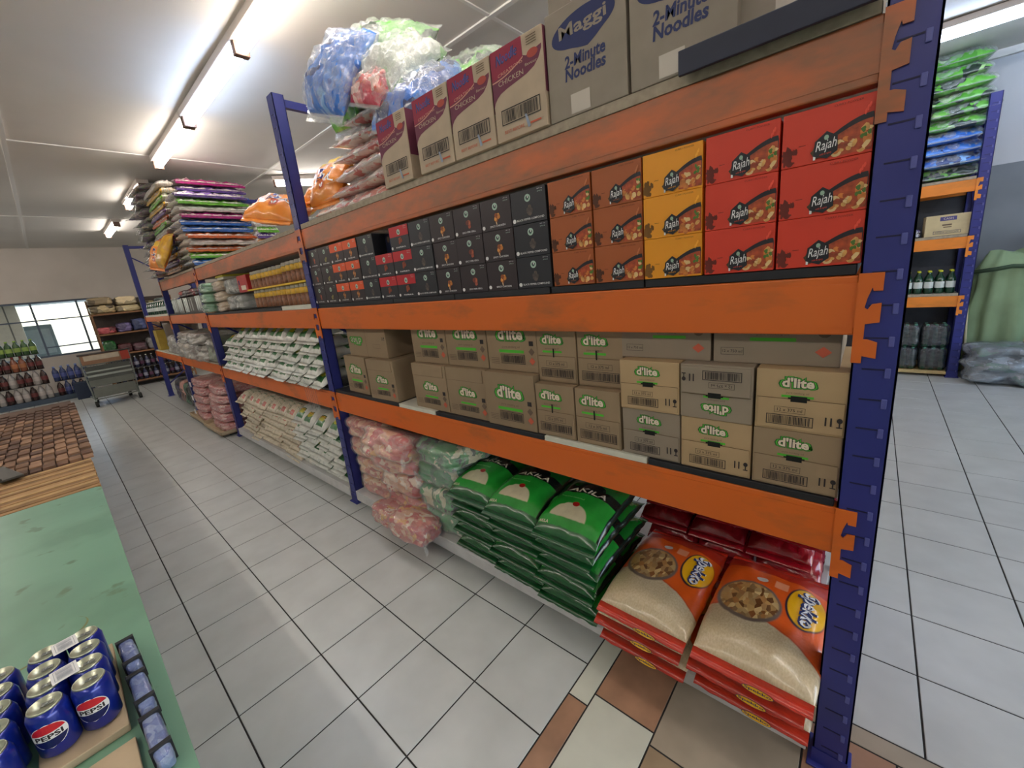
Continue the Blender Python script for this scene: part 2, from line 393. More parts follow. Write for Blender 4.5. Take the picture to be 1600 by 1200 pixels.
for x in (-10.3, -6.25, -2.14, 1.9): mb.box(x-.012, x+.012, y0, y1, CEIL-.009, CEIL+.01, m_strip)
mb.box(x0, x1, y1-.06, y1, CEIL-.07, CEIL, m_strip)
struct(mb.build('trim_1'))
# walls
m_wall = mat('wall_paint', (212, 204, 196), .7, var=.04, scale=1.5)
m_wallw = mat('wall_white', (206, 210, 216), .6, var=.02, scale=1.5)
m_wallg = mat('wall_grey_dado', (132, 140, 150), .55, var=.08, scale=2)
mb = MB()   # far wall with the shop window opening y -3.6..-.45, z .86..2.1
wy0, wy1, wz0, wz1 = -4.8, -.22, .84, 2.12
mb.box(XF-.12, XF, YA, YB, wz1, CEIL+.02, m_wall); mb.box(XF-.12, XF, YA, YB, -.08, wz0, m_wall)
mb.box(XF-.12, XF, YA, wy0, wz0, wz1, m_wall); mb.box(XF-.12, XF, wy1, YB, wz0, wz1, m_wall)
struct(mb.build('wall_far'))
mb = MB(); mb.box(XF, XR, YB, YB+.12, 2.2, CEIL+.02, m_wallw); mb.box(XF, XR, YB, YB+.12, -.08, 2.2, m_wallg)
struct(mb.build('wall_right'))
mb = MB(); mb.box(XF-.12, XR+.12, YA-.12, YA, -.08, CEIL+.02, m_wallw); struct(mb.build('wall_left'))
mb = MB()   # near end wall: the open shop front
mb.box(XR, XR+.12, YA, YB, 2.62, CEIL+.02, m_wallw); mb.box(XR, XR+.12, YA, -1.85, -.08, 2.62, m_wallw); mb.box(XR, XR+.12, 4.25, YB, -.08, 2.62, m_wallw)
struct(mb.build('wall_near'))
m_frame = mat('window_frame', (92, 104, 122), .5, var=0)
m_glass = film('window_glass', .03)
w = empty('window_1', (XF-.06, 0, 0)); struct(w)
mb = MB()
for y in (wy0+.02, -3.6, -2.35, -1.36, -.62, wy1-.02): mb.box(-.025, .025, y-.018, y+.018, wz0, wz1, m_frame)
for z in (wz0+.02, wz1-.02): mb.box(-.03, .03, wy0, wy1, z-.02, z+.02, m_frame)
mb.box(-.03, .03, wy0, wy1, 1.68, 1.71, m_frame)
mb.box(-.03, .03, -1.36, wy1, 1.05, 1.075, m_frame)
mb.build('window_frame', w)
MB().box(-.004, .004, wy0, wy1, wz0, wz1, m_glass).build('pane', w)
# outside the far window
m_pave = mat('pavement', (215, 210, 200), .9)
struct(MB().box(XF-14, XF-.12, -12, 8, -.1, -.02, m_pave).build('pavement_outside'))
m_outw = mat('plaster', (226, 228, 214), .8, var=.03)
mb = MB(); mb.box(XF-.75, XF-.45, -5.4, -1.60, -.02, 2.12, m_outw)
for y in (-2.9, -2.1, -1.78): mb.box(XF-.45, XF-.435, y-.012, y+.012, 0, 2.1, mat('conduit', (120, 126, 118), .7))
struct(mb.build('wall_outside'))
struct(MB().box(XF-2.6, XF-.12, -6, 2, 2.12, 2.22, m_outw).build('added_canopy_outside'))  # canopy added to darken the overbright view outside
tag(MB().box(XF-2.0, XF-.9, -1.80, -1.14, 0, 1.60, mat('teal_block', (120, 142, 146), .5, var=.08), .02).box(XF-.9, XF-.885, -1.74, -1.20, .9, 1.5, mat('teal_panel', (150, 168, 172), .4), .003).build('cabinet'), 'tall teal-grey block added for a parked van outside the far window', 'cabinet')  # plain block for a parked van, added against the window glare
# ------------------------------------------------------------------ fluorescent tubes
m_tube = mat('tube_glow', (255, 255, 255), .4, var=0, emit=(255, 246, 236), es=TUBE)
m_tubec = mat('tube_glow_cool', (255, 255, 255), .4, var=0, emit=(205, 225, 255), es=TUBE)
m_bat = mat('batten_white', (206, 196, 188), .5, var=0)
m_batd = mat('lamp_holder', (120, 92, 80), .5, var=0)
def tube_lamp(name, ln, mt):
    t = empty(name)
    mb = MB(); mb.box(-ln/2, ln/2, -.062, .062, .022, .075, m_bat, .006); mb.build('batten', t)
    mb = MB(); mb.tube([(-ln/2+.04, 0, -.018), (ln/2-.04, 0, -.018)], .036, mt, 16); mb.build('tube', t)
    for sx in (-1, 1):
        MB().box(sx*(ln/2-.016)-.014, sx*(ln/2-.016)+.014, -.045, .045, -.058, .024, m_batd, .004).build('lamp_holder', t)
    return t
tl = tube_lamp('fluorescent_lamp', 1.46, m_tube); tlc = tube_lamp('fluorescent_lamp_cool', 1.46, m_tubec); tlc.name = 'fluorescent_lamp.100'
G = 'ceiling tube lights'
row = [(-2.57, 0, 'third from the far post, nearest the viewer'), (-4.02, 1, 'bluish one between two warm ones'), (-5.5, 0, 'ending above the colourful bales'), (-8.0, 0, 'half hidden behind the colourful bales'), (-11.0, 0, 'farthest of the row, near the far wall')]
for x, c, s_ in row: place(tlc if c else tl, (x, .03, 3.215), label='ceiling tube light, ' + s_, cat='ceiling light', group=G)
for x in (-1.08, .42, 1.92, 3.4): place(tl, (x, .03, 3.215), label='ceiling tube light over the rack end, %s from the gap above the cartons' % nth(int((x+1.1)/1.49)), cat='ceiling light', group='tube lights above the rack end')
place(tl, (-6.2, 2.0, 3.215), (0, 0, 1.05), label='ceiling tube light seen behind the orange snack bags', cat='ceiling light', group=G)
place(tlc, (.62, 4.41, 3.215), label='ceiling tube light above the stacked green bags at the right', cat='ceiling light', group=G)
place(tlc, (2.1, 4.41, 3.215), label='ceiling tube light continuing to the right of the green bags', cat='ceiling light', group=G)
for x in (-12, -9.5, -7, -3.6, -1.5): place(tl, (x, 4.41, 3.215), label='added tube light over the aisle behind the rack, %s from the far wall' % nth((-12, -9.5, -7, -3.6, -1.5).index(x)), cat='ceiling light', group='added tube lights behind the rack')  # extra tubes added along this row to light the far end
for x in (-12.6, -10.8, -9, -7.2, -5.4, -3.6, -1.8, 0, 1.8): place(tl, (x, -2.9, 3.215), label='added unseen tube light over the next aisle, %s from the far wall' % nth(int((x+12.7)/1.79)), cat='ceiling light', group='added tube lights over the next aisle')  # row out of view, added to brighten the shelf fronts and far end
# ------------------------------------------------------------------ pallet racks
m_blue = mat('blue_post', (44, 51, 130), .42, var=.05, scale=6)
m_bluet = mat('post_tab', (84, 90, 160), .4, var=0)  # tabs lighter than the post: caught light put into the colour
m_blued = mat('post_slot', (22, 24, 66), .6, var=0)
m_org = _m = None
def orange_paint(name, c, dirt, dirt_at=.50):
    m, nt, p, out = _new(name)
    t = nt.nodes.new('ShaderNodeTexCoord'); mp = nt.nodes.new('ShaderNodeMapping'); mp.inputs['Scale'].default_value = (.8, 1, 2.2)
    nt.links.new(t.outputs['Object'], mp.inputs[0])
    n = noise_(nt, 3.2, 5, mp.outputs[0], .6); n2 = noise_(nt, 22, 4, mp.outputs[0])
    f = ramp(nt, n, [(dirt_at, (0, 0, 0, 1)), (dirt_at+.2, (1, 1, 1, 1))])
    f2 = math_(nt, 'MULTIPLY', f, math_(nt, 'MULTIPLY_ADD', n2, .8, .3), clamp=True)
    nt.links.new(mixc(nt, f2, srgb(c), srgb(dirt)), p.inputs['Base Color']); p.inputs['Roughness'].default_value = .42
    return m
m_org = orange_paint('orange_beam_paint', (216, 106, 34), (140, 92, 52), .53)
m_orgb = orange_paint('orange_beam_paint_worn_shaded', (204, 104, 54), (132, 94, 66), .36)  # top beams: worn brown smears, with their shade mixed into the paint colour
m_org2 = orange_paint('orange_beam_paint_light', (236, 140, 50), (190, 118, 50))
m_deckd = mat('dark_deck_board', (92, 78, 66), .8, var=.1)
m_grip = mat('black_edge_strip', (30, 32, 38), .45, var=.05)
m_wh = mat('white_edge_strip', (214, 214, 200), .5, var=.05)
m_chip = mat('grey_chipboard', (168, 156, 138), .8, var=.1, scale=40)
m_whb = mat('white_board', (206, 206, 206), .5, var=.05)
PW = .083
def post(parent, x, y, H, name='post', face=-1):
    """x = left edge; front face at y; face -1 = slotted face looks to -y"""
    p = MB(); t = .004; d = .07*-face
    ya, yb = (y, y+.07) if face < 0 else (y-.07, y)
    p.box(x, x+PW, y if face < 0 else y-t, y+t if face < 0 else y, 0, H, m_blue)
    p.box(x, x+t, ya, yb, 0, H, m_blue); p.box(x+PW-t, x+PW, ya, yb, 0, H, m_blue)
    yb2 = yb if face < 0 else ya+t
    p.box(x, x+.022, yb2-t, yb2, 0, H, m_blue); p.box(x+PW-.022, x+PW, yb2-t, yb2, 0, H, m_blue)
    if face < 0:
        z = .08
        while z < H-.05:
            p.box(x+.020, x+.060, y-.0012, y, z, z+.0035, m_blued)
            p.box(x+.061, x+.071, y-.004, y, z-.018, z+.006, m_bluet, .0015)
            z += .075
    o = p.build(name, parent)
    f = MB(); f.box(x-.012, x+PW+.012, min(ya, yb)-.02, max(ya, yb)+.02, 0, .008, m_blue, .002); f.box(x-.002, x+PW+.002, ya-.003, yb+.003, .008, .06, m_blue)
    f.build('foot', o); return o
def beam(parent, xa, xb, zt, h, depth=0, m=None, face=-1, conn=(1, 1), y=0):
    m = m or m_org
    b = MB(); s = -face; yf = y if face < 0 else depth
    f = lambda a: y + a if face < 0 else depth - a
    def bx(x0, x1, a, c, z0, z1, mm, bev=0): b.box(x0, x1, min(f(a), f(c)), max(f(a), f(c)), z0, z1, mm, bev)
    bx(xa, xb, .004, .048, zt-h, zt, m, .004)
    bx(xa, xb, .0025, .006, zt-h+.018, zt-.018, m)
    o = b.build('beam', parent)
    for e, x, on in ((1, xb, conn[1]), (-1, xa, conn[0])):
        if not on: continue
        c = MB(); zb = zt-.205
        pl = [(x-.002*e, zb), (x+.017*e, zb), (x+.017*e, zt-.188), (x+.042*e, zt-.193), (x+.042*e, zt-.155), (x+.024*e, zt-.148),
              (x+.017*e, zt-.148), (x+.017*e, zt-.112), (x+.042*e, zt-.108), (x+.042*e, zt-.064), (x+.026*e, zt-.066), (x+.019*e, zt-.078), (x+.0135*e, zt-.074), (x+.017*e, zt-.052),
              (x+.024*e, zt-.028), (x+.026*e, zt-.036), (x+.042*e, zt-.036), (x+.042*e, zt+.004), (x-.002*e, zt+.004)]
        if e < 0: pl = pl[::-1]
        if face < 0: c.prism(pl, y-.006, y-.0013, m)
        else: c.prism(pl, depth+.0013, depth+.006, m)
        c.build('connector', o)
    return o
def frame_braces(parent, x, H, D, y0=.07, hd=None):
    b = MB(); xx = x+PW/2
    b.box(xx-.017, xx+.017, y0, D-.07, H-.06, H-.015, m_blue); b.build('brace', parent)
    z = .25
    k = 0
    while z+.6 < (hd or H)-.1:
        for a, c in (((xx, .075, z), (xx, D-.075, z+.55)),) if k % 2 == 0 else (((xx, D-.075, z), (xx, .075, z+.55)),):
            q = MB(); q.tube([a, c], .012, m_blue, 6, False); q.build('brace', parent)
        z += .6; k += 1
D1 = .9
rack = empty('storage_rack', (0, 0, 0))
tag(rack, 'long blue and orange storage rack running down the aisle', 'shelving rack')
PX = [-.083, -2.994, -5.87, -7.99, -10.2]     # left edge of each post
for i, x in enumerate(PX):
    H = 2.82
    post(rack, x, 0, 2.03 if i == 2 else H, face=-1); post(rack, x, D1, H, face=1)
    if i == 2: frame_braces(rack, x, H, D1, .62, 2.05)
    else: frame_braces(rack, x, H, D1, hd=2.05 if i in (0, 1, 3) else None)
def bay(i, zs, y=0):
    xa, xb = PX[i+1]+PW, PX[i]
    for z, h in zs:
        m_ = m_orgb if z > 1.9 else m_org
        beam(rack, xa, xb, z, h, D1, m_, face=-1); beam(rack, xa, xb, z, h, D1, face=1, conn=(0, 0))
bay(0, [(.898, .14), (1.502, .14), (2.018, .125)])
bay(1, [(.898, .14), (1.502, .14), (2.018, .125)])
bay(2, [(.90, .12), (1.53, .12), (2.018, .125)])
bay(3, [(.90, .10), (1.53, .08)])
def deck(xa, xb, z0, z1, m, y0=.004, y1=None, name='deck_board'):
    return MB().box(xa, xb, y0, (D1-.004) if y1 is None else y1, z0, z1, m, .002).build(name, rack)
# shelf boards, split where the front edge changes
deck(-2.905, -.09, 2.019, 2.05, m_chip); deck(-5.78, -3.0, 2.019, 2.045, m_chip); deck(-7.9, -5.88, 2.019, 2.045, m_chip)
for a, b in ((-2.905, -2.0), (-1.995, -1.5), (-1.49, -.96), (-.955, -.6), (-.595, -.09)): deck(a, b, 1.503, 1.528, m_grip, .008 + (a*7 % .01))
deck(-5.78, -3.55, 1.503, 1.526, m_grip); deck(-3.54, -3.0, 1.503, 1.535, m_wh); deck(-7.9, -5.88, 1.531, 1.55, m_grip); deck(-10.1, -8.02, 1.531, 1.56, m_wh)
for a, b, m in ((-2.905, -2.11, m_grip), (-2.105, -1.765, m_wh), (-1.76, -1.045, m_grip), (-1.04, -.6, m_wh), (-.595, -.09, m_grip)): deck(a, b, .899, .921, m)
deck(-5.78, -3.0, .899, .918, m_grip); deck(-7.9, -5.88, .902, .92, m_chip); deck(-10.1, -8.02, .902, .92, m_wh)
for a, b in ((-2.9, -.1), (-5.77, -3.0), ):
    o = MB().box(a, b, -.006, D1-.02, .095, .112, m_whb, .003).box(a, b, -.006, .012, .035, .096, m_whb, .002).build('bottom_board', rack)
    for x in (a+.2, (a+b)/2, b-.2): MB().box(x-.03, x+.03, .1, D1-.1, 0, .095, m_blue).build('bearer', rack)
# the low dark plank lying along the top beam
tag(MB().box(-.475, -.092, -.03, .3, 2.0508, 2.085, mat('navy_plank', (40, 46, 66), .6), .003).box(-.475, -.092, -.042, -.030, 2.03, 2.086, MATS['navy_plank'], .002).build('shelf_tray'), 'dark navy edge tray lying on the top shelf under the noodle cartons', 'tray')
# ------------------------------------------------------------------ rack behind, by the right wall
rack2 = empty('storage_rack.001', (.0, 5.15, 0))
tag(rack2, 'blue rack with light orange beams standing against the right wall', 'shelving rack')
m_blue2 = m_blue
for x in (.655, -2.3):
    post(rack2, x, 0, 2.8); post(rack2, x, .6, 2.8, face=1); frame_braces(rack2, x, 2.8, .6)
for z in (.895, 1.5, 2.05):
    for fc in (-1, 1):
        beam(rack2, -2.3+PW, .655, z, .115, .6, m_org2, face=fc, conn=(fc < 0, fc < 0))
    MB().box(-2.21, .65, .004, .596, z+.001, z+.028, m_chip, .002).build('deck_board', rack2)
MB().box(-2.21, .65, .0, .6, .03, .06, mat('pale_wood', (196, 172, 120), .7), .003).build('bottom_board', rack2)
MB().box(-2.21, .65, .575, .585, .06, 2.04, mat('grey_back_sheet', (74, 78, 88), .7)).build('back_panel', rack2)
# ------------------------------------------------------------------ cartons of bay 1
m_card = mat('cardboard', (152, 131, 104), .8, var=.05, scale=5, rnd=.12)
m_cardl = mat('cardboard_light', (184, 158, 120), .8, var=.05, scale=5, rnd=.08)
m_cardg = mat('cardboard_grey', (152, 139, 122), .8, var=.05, scale=5, rnd=.1)
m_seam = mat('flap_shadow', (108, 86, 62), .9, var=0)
m_slot = mat('hand_hole', (18, 20, 18), .9, var=0)
P = dict(grn=mat('print_green', (84, 190, 52), .6, var=0), dgrn=mat('print_dark_green', (34, 112, 44), .6, var=0), pal=mat('print_pale', (226, 214, 192), .6, var=0),
  blk=mat('print_black', (38, 32, 34), .6, var=0), gry=mat('print_grey', (110, 92, 76), .7, var=0), red=mat('print_red', (200, 96, 70), .7, var=0),
  wht=mat('print_white', (236, 236, 236), .5, var=0), navy=mat('print_navy', (36, 48, 98), .6, var=0), yel=mat('print_yellow', (246, 190, 28), .4, var=0))
def dlite(mb, cx, cz, w, a=1):
    """green edged logo, a subtitle line and a green bar"""
    h = w*.5
    mb.text("d'lite", cx, cz, h, P['dgrn'], bold=.13, w=w*1.24); mb.text("d'lite", cx, cz, h*.92, P['grn'], bold=.1, w=w*1.15)
    mb.text("d'lite", cx, cz, h*.86, P['blk'], bold=.075, w=w*1.06); mb.text("d'lite", cx, cz, h*.78, P['pal'], bold=.035, w=w*1.0)
    mb.text('pure cooking oil', cx, cz-h*.82, w*.09, P['gry'], w=w*.7)
    mb.rect(cx-w*.5, cx+w*.5, cz-h*1.18, cz-h*1.0, P['grn'])
def upicons(mb, x, z, s):
    for k in (0, 1): mb.rect(x+k*s*.45, x+k*s*.45+s*.16, z, z+s, P['blk'])
    mb.ell(x+s*1.25, z+s*.75, s*.24, s*.28, P['blk'], n=10); mb.rect(x+s*1.2, x+s*1.3, z, z+s*.5, P['blk']); mb.rect(x+s*1.05, x+s*1.45, z, z+s*.1, P['blk'])
def oil_flat(name, w, d, h, m, logo_dx=0, narrow=False):
    mb = carton(w, d, h, m)
    zs = h*.53 if not narrow else h*.49
    # lower flap stands a little proud of the upper one
    mb.box(-w/2+.006, w/2-.004, -.0035, .001, .006, zs, m, .0012)
    mb.rect(-w/2+.004, w/2-.004, zs+.0005, zs+.002, m_seam, lambda a, b, d_: (a, -.0037-d_*.1, b))
    fn2 = lambda a, b, d_: (a, -.0036-d_, b)
    if narrow:
        mb.rect(logo_dx-.003, logo_dx+.003, zs-.004, zs+.032, m_slot, fn2); lw = w*.50; lz = h*.80
    else:
        mb.rect(-w*.09, w*.09, zs-.006, zs+.010, m_slot, fn2); mb.rect(-w*.12, w*.12, zs+.002, zs+.006, m_slot, fn2); lw = w*.355; lz = h*.80
    dlite(mb, logo_dx-w*.02 if not narrow else -w*.1, lz, lw)
    a0, a1 = (-w*.36, w*.17) if not narrow else (-w*.40, w*.42)
    z0, z1 = h*.1, h*.27
    # barcode panel
    mb.lay = 0
    mb.barcode(a0, a1, z0, z1, P['blk'], fn2, t=.0018); mb.text('12 x 375 ml', (a0+a1)/2, z1+h*.085, h*.05, P['blk'], fn2)
    f2 = (a0+a1)/2; q = (a1-a0)*.33; mb.frame(f2-q, f2+q, z1+h*.035, z1+h*.135, .0009, P['blk'], fn2)
    if not narrow:
        for k in (0, 1): mb.rect(w*.29+k*.011, w*.29+k*.011+.0035, z0+.012, z1+.006, P['blk'], fn2)
        mb.ell(w*.29+.030, z1, .006, .007, P['blk'], fn2, n=10); mb.rect(w*.29+.0285, w*.29+.0315, z0+.012, z1, P['blk'], fn2); mb.rect(w*.29+.024, w*.29+.036, z0+.010, z0+.013, P['blk'], fn2)
    return mb.build(name)
flats = {'l': oil_flat('oil_carton', .199, .34, .172, m_cardl), 'b': oil_flat('oil_carton', .199, .34, .172, m_card), 'g': oil_flat('oil_carton', .199, .34, .172, m_cardg)}
nar = oil_flat('oil_carton', .186, .34, .222, m_card, -.01, True)
def oil_big(name, w, d, h, m, flap=0):
    mb = carton(w, d, h, m)
    if flap: mb.box(-w/2+.004, w/2-.02, -.003, .001, h-.065, h-.002, m, .001); mb.rect(-w/2+.004, w/2-.02, h-.0665, h-.0655, m_seam)
    k = (h-.05)/h if flap else 1
    lw = w*.50; mb.lay = 2; dlite(mb, 0 if not flap else w*.02, h*(.66 if not flap else .52), lw if not flap else lw*.75)
    mb.barcode(-w*.22, w*.26, h*.13, h*.30 if not flap else h*.24, P['blk'], t=.002)
    for i, (zc, m_) in enumerate(((.50, P['blk']), (.36, P['gry']), (.2, P['red']))):
        zc = zc*h*k; mb.poly([(w*.40-.016, zc), (w*.40, zc-.017), (w*.40+.016, zc), (w*.40, zc+.017)] if i else [(w*.40-.011, zc-.01), (w*.40+.011, zc-.01), (w*.40+.011, zc+.01), (w*.40-.011, zc+.01)], m_)
    for q in range(4): mb.rect(-w*.43, -w*.26, h*.12+q*.008, h*.12+q*.008+.002, P['gry'])
    return mb.build(name)
big = oil_big('oil_carton', .285, .34, .252, m_card); bigf = oil_big('oil_carton', .285, .34, .252, m_card, 1)
GO = 'cooking oil cartons on the middle shelf'
Z3 = .9215
def oil(o, x0, z, lab, rot=0, dy=0, h=.172, yaw=0):
    w = dims[o.name.split('.')[0] + '|' + o.data.name]
    if rot: place(o, (x0+w/2, .012+dy, z+h), (0, PI, yaw), lab, GO, 'carton')
    else: place(o, (x0+w/2, .012+dy, z), (0, 0, yaw), lab, GO, 'carton')
dims = {}
for o, w in ((flats['l'], .199), (flats['b'], .199), (flats['g'], .199), (nar, .186), (big, .285), (bigf, .285)): dims[o.name.split('.')[0] + '|' + o.data.name] = w
xs = [-.283, -.487, -.690]
nm = ['nearest the blue end post', 'second in from the blue end post', 'third in from the blue end post']
low = ['b', 'l', 'g']; up = ['l', 'g', 'l']
for i in range(3):
    oil(flats[low[i]], xs[i], Z3, 'flat oil carton in the bottom row, ' + nm[i], dy=.002*i)
    oil(flats[up[i]], xs[i]+(.0 if i else .002), Z3+.1735, ('upside-down grey oil carton in the second row, ' if i == 1 else 'flat oil carton in the second row, ') + nm[i], rot=(i == 1), dy=-.004)
for i, x0 in enumerate((-.885, -1.077)):
    n_ = ('right', 'left')[i]
    oil(nar, x0, Z3, 'narrow upright oil carton, ' + n_ + ' one of two on the shelf edge', dy=.004)
    oil(nar, x0, Z3+.223, 'narrow upright oil carton, ' + n_ + ' one of two stacked under the orange beam', dy=.042)
# top row behind the beam
for x0, f, lab in ((-.405, .3, 'wide oil carton on top of the stacks beside the blue end post'), (-.715, .29, 'wide oil carton on top, logo cut by the beam, second from the end post')):
    mb = carton(f, .34, .17, m_cardg)
    dlite(mb, .0 if f == .3 else .02, .13, f*.36); mb.text('12 x 750 ml', -f*.33, .035, .008, P['blk']); mb.frame(-f*.43, -f*.23, .024, .046, .0009, P['blk'])
    mb.poly([(f*.38-.018, .04), (f*.38, .025), (f*.38+.018, .04), (f*.38, .055)], P['red']); mb.ell(f*.38, .09, .014, .012, P['gry'], n=10)
    tag(mb.build('oil_carton', loc=(x0+f/2 + (0 if f == .3 else .012), .054, Z3+.346)), lab, 'carton', GO)
names = ['right of three wide cartons', 'middle of three wide cartons', 'left of three wide cartons']
for i, x0 in enumerate((-1.366, -1.656, -1.946)):
    oil(big if i == 0 else bigf, x0, Z3, 'tall oil carton in the bottom row, ' + names[i], dy=.012*(i > 0))
    oil(big, x0+.003, Z3+.2535, 'tall oil carton in the top row, ' + names[i], dy=.042)
oil(bigf, -2.40, Z3, 'tall oil carton with open top flap left of a gap', dy=-.004, yaw=.03)
oil(big, -2.745, Z3, 'tall oil carton nearest the inner blue post', dy=.02, yaw=-.03)
mb = carton(.46, .34, .215, m_card); mb.rect(-.002, .0, 0, .215, m_seam)
fu = lambda a, b, d: (-a-.12, -d, .215-b-.0)
dq = MB(); dlite(dq, 0, .12, .14)
mb.text("d'lite", -.12, .1, .062, P['dgrn'], bold=.13, w=.165, rot=PI); mb.text("d'lite", -.12, .1, .056, P['grn'], bold=.1, w=.15, rot=PI)
mb.text("d'lite", -.12, .1, .048, P['blk'], bold=.03, w=.13, rot=PI); mb.text("d'lite", -.12, .1, .044, P['pal'], w=.125, rot=PI)
mb.frame(.08, .16, .06, .085, .001, P['gry']); upicons(mb, .19, .11, .02)
tag(mb.build('oil_carton', loc=(-2.44, .054, Z3+.2535)), 'upside-down oil carton on top beside the inner blue post', 'carton', GO)

# ---- spice boxes (red, yellow, brown) and the black boxes
def spice(name, col, art, seed):
    w, h, d = .1655, .1165, .3
    bx = mat(name+'_card', col, .45, var=.02, rnd=.05); mb = carton(w, d, h, bx, bev=.0015)
    hexm = mat('hex_black', (24, 26, 34), .4, var=0); pan = mat('pan_black', (36, 34, 40), .3, var=0); leaf = mat('leaf_green', (86, 128, 48), .5, var=.2)
    dk = mat(name+'_spot', tuple(int(v*.55) for v in col), .6, var=.2)
    foods = [mat('food_orange', (214, 128, 58), .4, var=.2, scale=60), mat('food_tan', (222, 168, 96), .4, var=.15, scale=60), mat('food_red', (176, 76, 40), .4, var=.25, scale=60), mat('food_cream', (232, 200, 140), .4, var=.1)]
    rd = random.Random(seed)
    mb.lay = 1
    mb.ell(-w*.43, h*.22, w*.065, h*.17, dk, rag=.5, seed=seed, n=26); mb.ell(-w*.40, h*.08, w*.05, h*.05, dk, rag=.5, seed=seed+1)
    mb.ell(-w*.34, h*.28, w*.03, h*.06, dk, rag=.6, seed=seed+2); mb.rect(-w*.3, -w*.22, h*.36, h*.37, dk)
    # pan: dark crescent running up to the right edge
    pts = [(w*.04+w*.44*t, h*(.42+.26*math.sin(t*PI*.5))) for t in [i/14 for i in range(15)]] + [(w*.49, h*.60), (w*.49, h*.08), (w*.12, h*.06)]
    mb.poly(pts, pan)
    pts = [(w*.08+w*.40*t, h*(.38+.20*math.sin(t*PI*.5))) for t in [i/14 for i in range(15)]] + [(w*.487, h*.05), (w*.12, h*.05)]
    mb.poly(pts, foods[2])
    for k in range(20):
        t = rd.random(); x = w*(.12+.34*t); zt = h*(.30+.2*t); z = h*.08 + rd.random()*(zt-h*.1)
        mb.ell(x, z, w*(.022+.03*rd.random()), h*(.035+.045*rd.random()), foods[rd.randrange(4)], n=9, rag=.3, seed=k, rot=rd.random()*3); mb.lay -= .6
    mb.lay = int(mb.lay)+1
    for k in range(5): mb.ell(w*(.38+.1*rd.random()), h*(.3+.2*rd.random()), w*.022, h*.04, leaf, n=8, rag=.6, seed=k)
    mb.ell(-w*.1, h*.2, w*.05, h*.13, mat('herb_brown', (90, 70, 40), .6, var=.3), n=14, rag=.6, seed=3)
    mb.rect(-w*.125, -w*.098, h*.05, h*.13, P['wht'])
    mb.poly([(-w*.125, h*.12), (-w*.115, h*.38), (w*.01, h*.53), (w*.13, h*.41), (w*.14, h*.15), (w*.03, h*.04)], hexm)
    mb.text('Rajah', w*.01, h*.27, h*.23, P['wht'], shear=.4, w=w*.235, rot=.12)
    mb.ell(w*.01, h*.42, w*.026, h*.045, mat('seal_green', (150, 180, 160), .5, var=0), n=14)
    mb.text('mild & spicy', w*.01, h*.13, h*.045, mat(name+'_tab', tuple(min(255, int(v*1.05)) for v in col), .5, var=0), w=w*.13, rot=.1)
    mb.text('CURRY POWDER', w*.22, h*.93, h*.035, dk, w=w*.3)
    for k in range(3): mb.ell(w*(.40+.02*k), h*(.70+.05*k), w*.012, h*.05, mat(name+'_steam', tuple(min(255, v+26) for v in col), .5, var=0), n=8, rag=.5, seed=k)
    return mb.build('spice_box')
reds = spice('red_spice', (214, 60, 36), 0, 1); yels = spice('yellow_spice', (238, 158, 26), 0, 2); brs = spice('brown_spice', (168, 88, 40), 0, 5)
Z2 = 1.529
rown = ['bottom row', 'middle row', 'top row']
for c, (o, n_, q) in enumerate(((reds, 'red spice box', 'beside the blue end post'), (reds, 'red spice box', 'next to the yellow boxes'), (yels, 'yellow spice box', ''), (brs, 'brown spice box', 'next to the yellow boxes'), (brs, 'brown spice box', 'next to the black boxes'))):
    for r in range(3):
        place(o, (-.0835-.083-c*.1705-(.0 if c < 2 else .003), .006+R.random()*.004, Z2+r*.1172), (0, 0, (R.random()-.5)*.012), ('%s in the %s %s' % (n_, rown[r], q)).strip(), 'curry spice boxes in three rows', 'box')
bkc = mat('black_carton', (40, 41, 48), .42, var=.1, scale=3, rnd=.1); bkc2 = mat('black_carton_maroon', (50, 40, 44), .42, var=.1, scale=3, rnd=.1)
